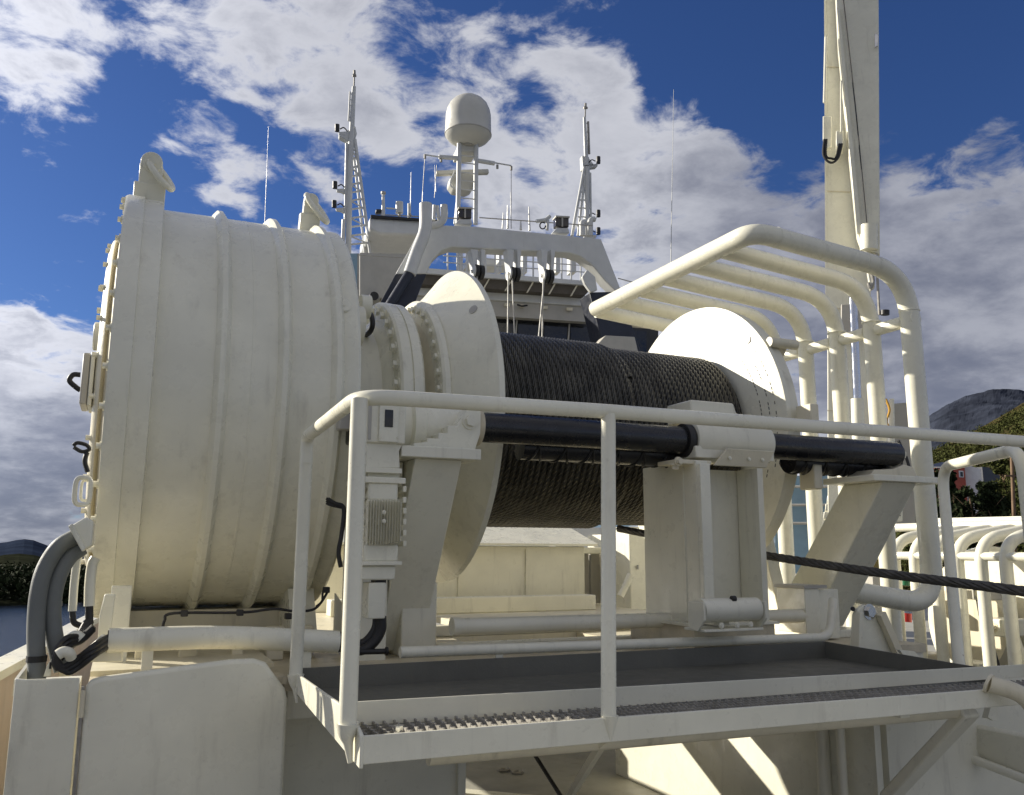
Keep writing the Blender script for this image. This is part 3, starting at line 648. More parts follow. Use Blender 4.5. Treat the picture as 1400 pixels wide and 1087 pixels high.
# left and right end supports
lb = obj('left_pedestal', M().prism([(1.30, 4.12, 2.10), (1.63, 4.12, 2.10), (1.66, 4.12, 2.19), (1.66, 4.12, 2.32), (1.59, 4.12, 2.32), (1.53, 4.12, 2.22), (1.48, 4.12, 2.22), (1.48, 4.12, 2.18), (1.43, 4.12, 2.18), (1.43, 4.12, 2.15), (1.37, 4.12, 2.15), (1.37, 4.12, 2.13), (1.30, 4.12, 2.12)], (0, .26, 0)), PC, wn, bev=.005)
bolt(lb, (1.60, 4.12, 2.25), (0, -1, 0), .03, .03, PC); obj('bearing_ring', M().lathe([(1.665, .05), (1.668, .10), (1.69, .104), (1.70, .10), (1.70, .05)], y=RY, z=RZ, n=36), DIRTY, lb)
obj('seat_plate', M().box(1.22, 1.64, 4.06, 4.50, 2.045, 2.10), PC, wn, bev=.004)
br = obj('left_brace', M().prism([(1.31, 4.12, 2.045), (1.31, 4.42, 2.045), (1.31, 5.15, 1.05), (1.31, 4.72, 1.05)], (.25, 0, 0)), PC, wn, bev=.006)
obj('brace_foot', M().box(1.40, 1.60, 4.58, 5.25, 1.03, 1.42), PW, wn, bev=.008)
bolt(wn, (1.46, 4.66, 1.42), (0, 0, 1), .03, .03); bolt(wn, (1.55, 4.66, 1.42), (0, 0, 1), .03, .03)
obj('right_seat_plate', M().box(4.30, 4.92, 4.04, 4.48, 2.035, 2.075), PC, wn, bev=.004)
rb = obj('right_pedestal', M().prism([(4.40, 4.17, 2.075), (4.84, 4.17, 2.075), (4.80, 4.17, 2.15), (4.72, 4.17, 2.165), (4.62, 4.17, 2.13), (4.45, 4.17, 2.12)], (0, .2, 0)), PD, wn, bev=.006)
bolt(rb, (4.83, 4.25, 2.10), (0, 0, 1), .02, .05); bolt(rb, (4.74, 4.25, 2.242), (1, 0, 0), .035, .06)
obj('right_brace', M().prism([(4.42, 4.08, 2.035), (4.42, 4.42, 2.035), (4.42, 5.22, 1.07), (4.42, 4.80, 1.07)], (.30, 0, 0)), PC, wn, bev=.008)
fb = obj('brace_foot', M().box(4.13, 4.62, 4.50, 5.3, 1.03, 1.08), PW, wn, bev=.006)
fb2 = obj('bearing_box', M().box(3.98, 4.10, 4.36, 4.62, 1.08, 1.36), PC, wn, bev=.004); obj('box_top', M().box(3.97, 4.16, 4.35, 4.63, 1.36, 1.38), GREYP, fb2)
obj('bearing_box', M().box(4.12, 4.30, 4.40, 4.66, 1.04, 1.35), PC, wn, bev=.005)
bolt(wn, (4.14, 4.398, 1.08), (0, -1, 0), .022, .02)
# right end frame beyond the flange, with dog
obj('end_frame', M().prism([(4.14, 4.75, 1.03), (4.14, 6.3, 1.03), (4.14, 5.75, 2.7), (4.14, 5.2, 2.7)], (.10, 0, 0)), PC, wn, bev=.006)
obj('bearing_hub', M().lathe([(4.10, .32), (4.24, .34), (4.26, .30)], n=48), PC, wn)
dg = obj('brake_anchor', M().prism([(4.06, 4.62, 3.05), (4.06, 4.78, 2.80), (4.06, 5.0, 2.8), (4.06, 5.0, 3.1)], (.14, 0, 0)), PD, wn)
obj('pin', M().cyl((4.02, 4.62, 3.03), (4.26, 4.62, 3.03), .035, 16), PD, dg)
for z in (2.45, 2.05): obj('brake_lug', M().box(4.06, 4.13, 4.30, 4.44, z-.06, z+.10), PD, wn, bev=.008)
obj('brake_band', M().lathe([(4.052, 1.0), (4.052, 1.03), (4.12, 1.03), (4.12, 1.0)], cap=False, n=96), PW, wn)

# small fairlead roller low on the column
th = thing('fairlead_roller', 'short white roller in a U bracket at the foot of the middle column', 'roller', (2.95, 3.85, 1.19))
obj('roller', M().lathe([(2.80, .02), (2.80, .062), (3.17, .062), (3.17, .02)], y=3.85, z=1.285, n=36), PW, th)
for x in (2.775, 3.175): obj('cheek', M().prism([(x, 3.78, 1.33), (x, 3.92, 1.33), (x, 3.92, 1.19), (x, 3.84, 1.18), (x, 3.78, 1.24)], (.014, 0, 0)), PW, th, bev=.003)
tr = obj('tray', M().box(2.79, 3.175, 3.80, 3.98, 1.178, 1.192), PW, th, bev=.003)
for x in (2.9, 3.0, 3.09): bolt(th, (x, 3.80, 1.21), (0, -1, 0), .011, .008)
obj('strut', M().box(2.95, 3.05, 3.93, 4.07, 1.20, 1.26), PW, th)
obj('grease_mark', M().cyl((2.985, 3.82, 1.344), (3.01, 3.82, 1.344), .016, 10), RUB, th)

# ------------------------------------------------------------------ gear motor left of the flange
mo = thing('gear_motor', 'vertical white brake motor with cooling fins under a gearbox with a dark sight glass', 'motor', (1.12, 4.1, 1.5))
def mp_(px, py, Y=4.0): return at(px, py, 'y', Y)
def rect(px0, py0, px1, py1, Y, depth):
    a, b = mp_(px0, py1, Y), mp_(px1, py0, Y); return M().box(a.x, b.x, Y, Y+depth, a.z, b.z)
gb = obj('gearbox', rect(500, 540, 556, 604, 4.04, .34), PC, mo, bev=.008)
obj('cover', rect(518, 542, 546, 603, 4.025, .013), PC, gb, bev=.003)
obj('sight_glass', rect(526, 560, 538, 583, 4.02, .008), GLS, gb, bev=.002)
for px in (520, 544):
    for py in (598,): bolt(gb, mp_(px, py, 4.025), (0, -1, 0), .006, .005)
obj('side_gap', rect(503, 545, 509, 600, 4.03, .008), GREYP, gb)
obj('black_cover', rect(488, 546, 502, 601, 4.08, .25), BLK, gb, bev=.012)
obj('adapter', M().prism([mp_(500, 604, 4.06), mp_(552, 604, 4.06), mp_(546, 616, 4.06), mp_(547, 640, 4.06), mp_(500, 640, 4.06), mp_(501, 616, 4.06)], (0, .26, 0)), PC, mo, bev=.006)
obj('lip', rect(496, 640, 550, 645, 4.04, .30), PC, mo, bev=.003); obj('lip', rect(495, 653, 555, 659, 4.02, .32), PC, mo, bev=.003)
obj('neck', rect(503, 645, 546, 653, 4.08, .22), PC, mo)
obj('brake_housing', rect(503, 659, 545, 684, 4.03, .28), PC, mo, bev=.012)
bo = obj('stator', rect(500, 684, 550, 742, 4.02, .30), PC, mo, bev=.01)
for k in range(13):
    px = 502+k*3.75; obj('fin', rect(px, 682, px+1.6, 744, 3.992, .03), PC, bo)
for k in range(6):
    z0 = 664+k*15; obj('side_lug', rect(551, z0, 556, z0+8, 4.04, .2), PC, bo, bev=.003); obj('side_lug', rect(494, z0, 499, z0+8, 4.04, .2), PC, bo, bev=.003)
for py in (700, 712): bolt(bo, mp_(525, py, 3.992), (0, -1, 0), .007, .006)
obj('fan_cowl', rect(497, 744, 545, 768, 4.03, .28), PC, mo, bev=.01); obj('lip', rect(490, 767, 550, 773, 4.01, .32), PC, mo, bev=.004)
obj('end_cap', rect(490, 773, 541, 793, 4.03, .28), PC, mo, bev=.008)
obj('gland_box', rect(503, 796, 528, 846, 4.04, .12), PC, mo, bev=.005)
obj('pipe_stub', rect(513, 790, 528, 798, 4.06, .08), RUB, mo)
obj('mount_arm', M().box(1.2, 1.30, 4.3, 4.5, 1.9, 2.04), PC, mo)
obj('mount_bracket', M().box(1.08, 1.30, 4.52, 4.60, 1.03, 2.04), PC, mo)
th = thing('motor_cable', 'thick black cable curving from the motor gland into the conduit', 'cable', mp_(500, 890, 4.08))
obj('cable', M().tube(sm([mp_(521, 842, 4.1), mp_(520, 862, 4.1), mp_(508, 880, 4.1), mp_(490, 888, 4.1), mp_(462, 878, 4.1)], 8), .026, 14), RUB, th)
obj('cable', M().tube(sm([mp_(515, 842, 4.12), mp_(512, 860, 4.12), mp_(498, 877, 4.12), mp_(478, 880, 4.12), mp_(460, 876, 4.12)], 8), .018, 12), RUB, th)
obj('plug', M().cyl(mp_(478, 891, 4.08), mp_(530, 890, 4.08), .013, 12).cyl(mp_(527, 890, 4.08), mp_(530, 890, 4.08), .02, 12), RUB, th)
th = thing('loose_cable', 'black cable hanging between the corner rail post and the big drum', 'cable', mp_(466, 790, 4.2))
obj('wire', M().tube(sm([mp_(448, 682, 4.2), mp_(458, 688, 4.2), mp_(470, 695, 4.2), mp_(467, 730, 4.2), mp_(463, 755, 4.2), mp_(466, 775, 4.2)], 6), .011, 10), RUB, th)
for k in range(3): obj('lead', M().tube(sm([mp_(446, 681+k*3, 4.2), mp_(452, 684+k*3, 4.2), mp_(470, 694, 4.2)], 5), .007, 8), RUB, th)
th = thing('drum_cable', 'black cable loop beside two round covers behind the big drum', 'cable', at(505, 455, 'x', 1.25))
obj('loop', M().tube(sm([at(490, 424, 'x', 1.3), at(500, 424, 'x', 1.3), at(508, 432, 'x', 1.3), at(509, 446, 'x', 1.3), at(503, 456, 'x', 1.3), at(490, 459, 'x', 1.3)], 6), .016, 10), RUB, th)
c = at(487, 446, 'x', 1.16); obj('cover', M().cyl(c-Vector((.03, 0, 0)), c+Vector((.03, 0, 0)), .12, 24), PW, th); c = at(492, 418, 'x', 1.2); obj('cover', M().cyl(c, c+Vector((.06, 0, 0)), .07, 24), PC, th)
th = thing('grey_bracket', 'small grey brown bracket behind the corner of the hand rail', 'bracket', mp_(470, 590, 4.2))
obj('plate', rect(464, 566, 490, 586, 4.2, .08), GREYP, th, bev=.006)

# ------------------------------------------------------------------ pipes on the base
def pipe(label, p, r, material=PW, bend=.1, legs=(), coll=()):
    th = thing('pipe_run', label, 'pipe', p[0], 'pipes along the winch base'); obj('pipe', M().tube(fil(p, bend), r, 18), material, th)
    for x, y, z0, z1 in legs: obj('leg', M().box(x-.02, x+.02, y-.006, y+.006, z0, z1), material, th)
    for a in coll: obj('collar', M().cyl((a-.02, p[0][1], p[0][2]), (a+.02, p[0][1], p[0][2]), r+.006, 18), material, th)
    return th
pipe('thick white pipe lying behind the thinner one on the winch base', [(1.62, 4.40, 1.197), (4.0, 4.40, 1.19)], .042, PW, coll=(1.64,))
pipe('thin white pipe with short legs, nearest the grey trough, bent up at its right end', [(1.22, 4.0, 1.125), (3.78, 4.0, 1.10), (3.88, 4.05, 1.13), (4.0, 4.14, 1.30)], .026, PW, .12, legs=((1.72, 4.0, 1.03, 1.11), (2.72, 4.0, 1.03, 1.09), (3.6, 4.0, 1.03, 1.09)))
# A-shaped bracket with a bolt, right of the pipe bend
th = thing('pivot_bracket', 'white A shaped pivot bracket with a steel bolt below the guard tubes', 'bracket', (4.2, 3.95, 1.03))
obj('plate', M().prism([at(1166, 893, 'y', 4.0), at(1230, 893, 'y', 4.0), at(1201, 838, 'y', 4.0), at(1195, 828, 'y', 4.0), at(1183, 826, 'y', 4.0), at(1174, 832, 'y', 4.0), at(1170, 840, 'y', 4.0)], (0, .03, 0)), PC, th, bev=.004)
obj('edge_bar', M().beam(at(1204, 838, 'y', 3.97), at(1228, 893, 'y', 3.97), .04, .05), PD, th, bev=.003)
obj('edge_bar', M().beam(at(1174, 836, 'y', 3.98), at(1172, 893, 'y', 3.98), .03, .05), PW, th, bev=.003)
bolt(th, at(1188, 836, 'y', 4.0), (0, -1, 0), .032, .025, CHR)
obj('grease_point', M().cyl(at(1166, 832, 'y', 3.99), at(1166, 832, 'y', 4.03), .014, 10), RUB, th)

# low cream box behind the winch and the guard tubes next to it
th = thing('store_box', 'low warm white deck box seen under the rope drum', 'box', (3.5, 8.2, 1.03))
obj('body', M().box(1.6, 4.40, 8.0, 9.3, 1.03, 1.63), PW, th, bev=.01); obj('lid', M().prism([(1.55, 7.9, 1.655), (1.55, 9.0, 1.98), (1.55, 9.0, 1.94), (1.55, 7.9, 1.632)], (2.95, 0, 0)), PC, th)
for x in (3.0, 3.72): obj('seam', M().box(x, x+.015, 7.985, 7.998, 1.08, 1.60), PW, th)
th = thing('aft_wall', 'pale wall closing the view behind the locker and the louvre panels', 'wall', (6.2, 10.4, 1.0))
a, b = at(760, 830, 'y', 10.4), at(905, 722, 'y', 10.4); obj('plate', M().box(a.x, b.x, 10.4, 10.6, .6, b.z), SW, th, bev=.01)
for k in range(5): obj('stiffener', M().box(a.x+.3+.45*k, a.x+.33+.45*k, 10.34, 10.398, .6, b.z-.04), SW, th)
th = thing('louvre_panel', 'pair of pale vertical panels with a lit crossbar right of the low deck box', 'panel', (4.7, 8.3, 1.03))
for k in range(3):
    a = at(793+k*15, 812, 'y', 8.3); b = at(805+k*15, 756, 'y', 8.3); obj('panel', M().box(a.x, b.x, 8.3, 8.36, 1.03, b.z), GREYP, th, bev=.005)
a, b = at(792, 757, 'y', 8.2), at(824, 748, 'y', 8.2); obj('crossbar', M().box(a.x, b.x, 8.2, 8.28, a.z, b.z), PC, th, bev=.01)
th = thing('equipment_locker', 'sunlit white locker seen between the rail post and the middle column', 'locker', (5.2, 8.0, 1.03))
a, b = at(842, 812, 'y', 8.0), at(860, 730, 'y', 8.0); obj('body', M().box(a.x, b.x, 8.0, 8.6, 1.0, b.z), PW, th, bev=.01)
a, b = at(862, 812, 'y', 7.6), at(885, 720, 'y', 7.6); obj('door', M().box(a.x, b.x, 7.6, 8.1, 1.0, b.z), PC, th, bev=.01)
obj('strut', M().tube([at(848, 815, 'y', 7.5), at(858, 795, 'y', 7.5), at(862, 785, 'y', 7.5)], .035, 10), PC, th)
obj('latch', M().cyl(at(872, 778, 'y', 7.58), at(872, 772, 'y', 7.58), .012, 8), GREYP, th)

# ------------------------------------------------------------------ tubular guard over the winch
gd = thing('tube_guard', 'tall white guard of thick bent tubes arching over the right end of the rope drum', 'guard', (4.7, 4.9, 1.03))
GK = 1.18
GX, GT, XE = 4.70*GK, 1.6+1.935*GK, 3.42*GK
R0 = .064*GK
ys = [(4.02+.325*k)*GK for k in range(7)]
def gz(x): return GT-(x-XE)*.075
front = [(XE, ys[-1]+.02, GT+.01), (XE, ys[0], GT), (GX, ys[0], gz(GX)), (GX+.02, ys[0], 1.20), (4.50, ys[0]+.03, 1.35)]
obj('frame_tube', M().tube(fil(front, [.16, .38, .28], 10), R0, 24), PC, gd)
for y in ys[1:]:
    obj('bar', M().tube(fil([(XE, y, GT-.01), (GX, y, gz(GX)-.01), (GX, y, .02)], [.38], 10), .068, 20), PC, gd)
obj('mid_rail', M().tube([(GX, ys[0], 1.6+1.515*GK), (GX, ys[-1], 1.6+1.515*GK)], .05, 18), PC, gd)
for y in ys:
    obj('weld_ring', M().lathe([(0, R0), (.004, R0+.004), (.014, R0+.004), (.018, R0)], axis='z', o=(GX, y, 1.6+1.57*GK), n=24, cap=False), PC, gd)
    for dy in (-.062, .05): obj('weld_bead', M().tube([(GX+.052*math.cos(t), y+dy+.008, 1.6+1.515*GK+.052*math.sin(t)) for t in np.linspace(0, 2*PI, 17)[:-1]], .007, 6, closed=True), PC, gd)
for x in (XE+.2, XE+1.05): obj('weld_ring', M().lathe([(x, R0), (x+.003, R0+.003), (x+.011, R0+.003), (x+.014, R0)], y=ys[0], z=gz(x), n=24, cap=False), PC, gd)

# ------------------------------------------------------------------ walkway
wk = thing('walkway', 'white framed steel walkway with grating along the front of the winch', 'walkway', (2.2, 3.2, .95))
ZG = 1.045
FL, FR = Vector((.70, 2.664, 0)), Vector((3.60, 2.585, 0)); 
def fl(x): return FL.y+(x-.70)*(FR.y-FL.y)/2.9
obj('front_beam', M().prism([(.70, FL.y, .965), (4.3, fl(4.3), .965), (4.3, fl(4.3), ZG-.012), (.70, FL.y, ZG+.002)], (0, .012, 0)), PC, wk, bev=.003)
obj('side_beam', M().prism([(.695, FL.y-.004, .955), (.695, FL.y-.004, ZG+.004), (.695, 2.80, ZG+.05), (.72, 3.87, ZG+.03), (.72, 3.87, ZG-.045)], (.012, 0, 0)), PC, wk, bev=.003)
obj('under_tube', M().tube([(.95, 2.78, .945), (3.3, 2.74, .93)], .03, 14), PD, wk)
obj('under_tube', M().tube(fil([(1.38, 2.80, .95), (1.42, 2.78, .945), (1.42, 2.78, 1.0)], .03), .02, 12), PD, wk)
tp = obj('toe_plate', M().prism([(.70, 2.90, 1.03), (4.0, 2.90, 1.012), (4.0, 2.90, 1.068), (.70, 2.90, 1.107)], (0, .008, 0)), PW, wk, bev=.002)
nb = 96
for k in range(nb):
    x = .725+k*(3.42/nb)
    if k == 0:
        bm = M().box(-.002, .002, 0, .22, -.024, 0)
        for j in range(5): bm.box(-.003, .003, .028+j*.044, .044+j*.044, -.006, .004)
        bme = bpy.data.meshes.new('bearing_bar'); bme.from_pydata(bm.v, [], bm.f); bme.materials.append(GALV)
    o = bpy.data.objects.new('bearing_bar', bme); o.location = Vector((x, fl(x)+.014, 1.04-(x-.7)*.008))-ORG[wk.name]; link(o, wk)
m = M()
for j in range(5): m.beam((.72, fl(.72)+.035+j*.044, 1.028), (4.15, fl(4.15)+.035+j*.044, 1.001), .004, .008)
obj('cross_bars', m, GALV, wk)
obj('grating_clip', M().cyl((.83, 2.72, 1.04), (.83, 2.72, 1.058), .016, 8), CHR, wk)
# grey trough
tg = obj('trough', M().box(.73, 3.72, 2.91, 3.93, .985, .995), PG, wk)
obj('trough_back', M().box(.73, 3.74, 3.93, 3.95, .985, 1.085), PG, wk)
obj('trough_end', M().prism([(3.72, 2.92, .985), (3.72, 3.93, .985), (3.72, 3.93, 1.085), (3.72, 2.92, 1.06)], (.012, 0, 0)), PG, wk)
obj('sunlit_patch_plate', M().prism([at(x, y, 'y', 3.45) for x, y in ((1230, 888), (1250, 890), (1262, 902), (1265, 916), (1252, 916), (1240, 902))], (0, .02, 0)), PC, wk)  # pale plate cut to the shape of a sunlit patch on the trough
obj('brace', M().beam(at(832, 990, 'y', 2.72), at(832, 1012, 'y', 2.72), .05, .03), PC, wk)
obj('brace', M().beam(at(826, 1012, 'y', 2.74), at(775, 1095, 'y', 3.5), .055, .02, up=(0, -1, .3)), PD, wk)
obj('brace', M().beam(at(1326, 972, 'y', 2.70), at(1215, 1090, 'y', 3.2), .09, .05), PW, wk, bev=.01)
obj('cross_member', M().beam((1.55, 2.68, .985), (1.6, 3.9, .96), .05, .05), PW, wk)
obj('cross_member', M().beam((2.9, 2.65, .97), (2.9, 3.9, .95), .05, .05), PW, wk)

# hand rail
hr = thing('hand_rail', 'long white tubular hand rail along the outer edge of the walkway', 'railing', (1.5, 2.8, 1.0))
ZR = 2.095
b0 = at(404, 930, 'y', 3.87); t0 = at(420, 596, 'y', 3.80)
c0 = Vector((.682, 2.762, ZR))
obj('top_rail', M().tube(fil([t0-dz*.12, t0, c0, (1.583, 2.693, ZR), (3.728, 2.639, ZR), (5.4, 2.60, ZR)], [.06, .13, .1, .1], 8), .0265, 20), PC, hr)
p0 = obj('post', M().tube([(b0.x, b0.y, 1.04), t0-dz*.05], .028, 18), PC, hr)
p1 = obj('post', M().tube([(.672, 2.728, 1.045), c0-dz*.01], .028, 18), PC, hr)
p2 = obj('post', M().tube([(1.545, 2.655, 1.03), (1.585, 2.693, ZR-.01)], .0265, 18), PC, hr)
for (x, y, z), q_ in (((b0.x, b0.y, 1.04), p0), ((.672, 2.728, 1.045), p1)):
    obj('base_cap', M().tube([(x, y, z+.03), (x, y, z), (x, y, z-.012), (x+.004, y, z-.03), (x+.012, y, z-.085)], .036, 14, .008), PC, q_)
obj('base_cap', M().tube([(1.545, 2.648, 1.05), (1.545, 2.648, .97)], .03, 14, .008), PC, p2)
obj('weld_collar', M().cyl(t0+(c0-t0)*.30, t0+(c0-t0)*.31, .029, 18), PC, hr)  # thin raised collar in the same paint as the rail
# right hand U rail
ur = thing('end_rail', 'bent white hand rail standing at the right end of the walkway', 'railing', (4.3, 3.5, 1.0))
ub, ut, uf = Vector((4.20, 3.45, .98)), Vector((4.52, 3.72, 2.10)), Vector((3.94, 2.79, 2.09))
obj('rail', M().tube(fil([ub, ut, uf, (4.05, 2.85, 1.0)], [.16, .14], 9), .031, 18), PC, ur)

# thing in the right foreground corner: bent pipe frame
th = thing('pipe_elbow', 'thick white capped pipe elbow at the right edge beside the grating', 'pipe', at(1370, 950, 'y', 2.6))
obj('elbow', M().tube(fil([at(1352, 934, 'y', 2.58), at(1400, 948, 'y', 2.5), at(1440, 1010, 'y', 2.5)], .1), .035, 18), PD, th); obj('cap', M().cyl(at(1350, 933, 'y', 2.585), at(1354, 935, 'y', 2.575), .041, 18), PD, th)
th = thing('small_bracket', 'small white stool shaped bracket under the pipe elbow', 'bracket', at(1362, 978, 'y', 3.0))
obj('leg', M().beam(at(1358, 958, 'y', 3.0), at(1352, 982, 'y', 3.0), .02, .04), PC, th); obj('plate', M().prism([at(1356, 960, 'y', 3.02), at(1364, 960, 'y', 3.02), at(1366, 985, 'y', 3.02), at(1350, 982, 'y', 3.02)], (0, .03, 0)), PC, th)
th = thing('deck_girder', 'sloping white deck girder with a rolled edge above the dark opening', 'girder', at(1330, 1040, 'y', 3.3))
obj('web', M().prism([at(1248, 978, 'y', 3.6), at(1262, 1008, 'y', 3.6), at(1420, 1068, 'y', 3.0), at(1420, 1010, 'y', 3.0)], (0, .05, .02)), PC, th, bev=.006)
obj('rolled_edge', M().tube([at(1255, 1008, 'y', 3.58), at(1425, 1074, 'y', 2.96)], .022, 14), PC, th)
st('void_shade_sheet', M().box(4.52, 9, 2.0, 5.0, .004, .008), mat('unlit_hatch', (.012, .012, .012), .9))  # flat sheet painted near black for the shade in the void
th = thing('hatch_wall', 'steel wall coloured dark for the shade inside the opening at the lower right corner', 'wall', (5.5, 4.2, 0))
obj('panel', M().box(4.55, 9, 4.3, 4.35, .01, .62), mat('void_shade_paint', (.014, .014, .015), .7), th)  # near black colour stands for the shade inside the opening
obj('post', M().box(5.05, 5.13, 4.22, 4.29, .01, .62), GREYP, th); obj('post', M().box(5.5, 5.54, 4.22, 4.29, .01, .62), RUB, th)

# ------------------------------------------------------------------ wire ropes
def strand_rope(name, label, pts, d, material, lay=6.5, group=None):
    P = np.array([tuple(p) for p in sm(pts, 40)]); seg = np.linalg.norm(np.diff(P, axis=0), axis=1); s = np.r_[0, np.cumsum(seg)]
    n = int(s[-1]/(d*.45)); ss = np.linspace(0, s[-1], n); C = np.stack([np.interp(ss, s, P[:, i]) for i in range(3)], 1)
    T = np.gradient(C, axis=0); T /= np.linalg.norm(T, axis=1)[:, None]; A = np.cross(T, [0, 0, 1.]); A /= np.linalg.norm(A, axis=1)[:, None]; B = np.cross(T, A)
    o_ = thing(name, label, 'wire rope', pts[0])
    for k in range(6):
        ph = ss/(d*lay)*2*PI+k*PI/3; c = C+(A*np.cos(ph)[:, None]+B*np.sin(ph)[:, None])*d*.29
        obj('strand', M().tube([Vector(q_) for q_ in c], d*.215, 8), material, o_)
    return o_
r0 = at(845, 722, 'y', 5.25); r1 = at(975, 745, 'y', 4.55); r2 = at(1400, 808, 'y', 2.75); r3 = at(1700, 850, 'y', 1.9)
r1 = r0+(r2-r0)*.46-dz*.0; r1 = at(975, 747, 'x', r1.x)
strand_rope('hauling_rope', 'dark twisted wire rope running taut from the drum to the right edge', [r0, r1, r2+(r1-r2)*.45-dz*.012, r2, r3], .050, ROPE2)
q0, q1 = at(727, 1025, 'y', 3.5), at(768, 1090, 'y', 3.2)
strand_rope('lashing_rope', 'short dark rope hanging down beneath the walkway grating', [q0, (q0+q1)/2, q1], .017, ROPE2)
# loose shackles on the deck
for lb, (px, py) in (('left of two small loose shackles lying on the deck below the walkway', (688, 1052)), ('right of two small loose shackles lying on the deck below the walkway', (706, 1055))):
    c = at(px, py, 'z', .012); th = thing('loose_shackle', lb, 'shackle', c)
    obj('bow', M().tube([c+Vector((.03*math.cos(t), .03*math.sin(t), 0)) for t in np.linspace(.6, 5.6, 12)], .009, 8), GALV, th); obj('pin', M().cyl(c+Vector((.03, -.04, 0)), c+Vector((.06, .03, .0)), .011, 8), GALV, th)
st('sunlit_deck_strip', M().beam(at(560, 1078, 'z', .02), at(900, 1110, 'z', .02), .10, .04), PC)  # pale bar painted in for the sunlit strip of deck

# ------------------------------------------------------------------ deckhouse, gantry, masts (turned 8 degrees)
def sp(pts, v, depth, dirz=0):
    """outline at distance v, pushed back by depth"""
    return M().prism([sat(x, y, v) for x, y in pts], fw(0, depth, 0)*1.0-Vector((0, 0, 0)) if False else fw(0, depth, dirz))
def sbox(x0, y0, x1, y1, v, depth): return sp([(x0, y1), (x1, y1), (x1, y0), (x0, y0)], v, depth)
def scyl(x0, y0, x1, y1, v, r, n=14, r2=None): return M().tube([sat(x0, y0, v), sat(x1, y1, v)], r, n, r2)
VG = 22.
ga = thing('gantry', 'wide white gantry with black lower legs and three hanging sheaves ahead of the bridge', 'gantry', sat(680, 520, VG))
obj('beam', sp([(600, 307), (650, 309), (822, 326), (850, 398), (845, 400), (828, 384), (808, 360), (794, 350), (778, 345), (690, 341), (650, 339), (618, 337), (604, 342), (592, 354), (583, 374), (541, 374), (563, 335), (580, 300)], VG, .5), SW, ga, bev=.03)
obj('leg', sp([(541, 374), (583, 374), (545, 470), (489, 470)], VG+.02, .8), NAVY, ga, bev=.02, label='black lower left leg')
obj('leg', sp([(489, 470), (545, 470), (510, 620), (430, 620)], VG+.02, .8), NAVY, ga)
obj('leg', sp([(806, 399), (848, 398), (880, 490), (900, 560), (840, 560), (822, 462)], VG+.02, .8), NAVY, ga, bev=.02, label='black lower right leg')
obj('leg_foot', sp([(828, 458), (868, 460), (882, 520), (800, 520), (810, 478)], VG-.6, .5), GREYP, ga, bev=.02)
obj('knee', sp([(796, 378), (803, 368), (814, 378), (817, 396), (808, 399), (800, 388)], VG-.15, .14), SW, ga, bev=.02)
tubep = [sat(507, 460, VG-.5), sat(539, 376, VG-.5)]
obj('stay_tube', M().tube([sat(507, 460, VG-.5), sat(560, 374, VG-.5)], .14, 16), NAVY, ga)
tp_ = obj('stay_tube', M().tube(sm([sat(560, 374, VG-.5), sat(570, 345, VG-.5), sat(581, 315, VG-.5), sat(582, 284, VG-.5), sat(582, 278, VG-.5)], 5), .17, 16), SW, ga, bev=.03)
obj('hook', M().tube(sm([sat(588, 308, VG), sat(600, 306, VG), sat(607, 297, VG), sat(607, 280, VG)], 5), .10, 12), SW, ga)
obj('hook', M().tube([sat(593, 300, VG), sat(594, 280, VG)], .05, 10).tube([sat(600, 300, VG), sat(598, 281, VG)], .05, 10), SW, ga)
for k, (px, py) in enumerate(((648, 371), (697, 374), (743, 377))):
    c = sat(px, py, VG-.2); ax = fw(1, .12, 0).normalized()
    sh = obj('sheave', M().cyl(c+ax*.0, c+ax*.10, .205, 28), RUB, ga); obj('sheave_cheek', M().cyl(c-ax*.05, c, .185, 24).cyl(c-ax*.09, c-ax*.05, .05, 14), SW, sh); obj('sheave', M().cyl(c+ax*.15, c+ax*.25, .20, 28), RUB, ga)
    obj('hanger', M().beam(sat(px-2, 343, VG-.15), sat(px-1, py-4, VG-.15), .20, .3, w2=.08).beam(sat(px+10, 343, VG-.1), sat(px+9, py-4, VG-.1), .12, .3, w2=.07), SW, ga)
def wire(label, pts, v, r=.02, grp='wires hanging from the gantry sheaves'):
    one('hanging_wire', label, 'wire', M().tube([sat(x, y, v) for x, y in pts], r, 6), GREYP, grp)
wire('single wire under the leftmost sheave', [(652, 372), (653, 420)], VG-.3)
wire('left wire of the pair under the middle sheave', [(695, 372), (694, 470)], VG-.3); wire('right wire of the pair under the middle sheave, slanting right', [(700, 372), (704, 470)], VG-.3)
wire('wire under the rightmost sheave, slanting left', [(745, 372), (735, 475)], VG-.3); wire('straight wire under the rightmost sheave', [(743, 372), (741, 475)], VG-.3)
def flood(x, y, lab):
    f = thing('floodlight', lab, 'floodlight', sat(x, y+22, VG+.3), 'floodlights on the gantry')
    obj('housing', sp([(x-9, y-8), (x+9, y-7), (x+9, y+7), (x-9, y+6)], VG+.1, .25), FLR, f, bev=.03); obj('frame', sp([(x-9, y-9), (x+10, y-8), (x+10, y-6), (x-9, y-7)], VG+.05, .3), GREYP, f)
    obj('divider', sp([(x-1, y-7), (x+1, y-7), (x+1, y+6), (x-1, y+6)], VG+.06, .03), GREYP, f)
    obj('bracket', sp([(x-8, y+8), (x+8, y+8), (x+10, y+15), (x-14, y+15)], VG+.1, .3), SW, f, bev=.02)
flood(636, 291, 'rectangular floodlight on the gantry at the foot of the dome mast'); flood(769, 303, 'rectangular floodlight on the right end of the gantry')

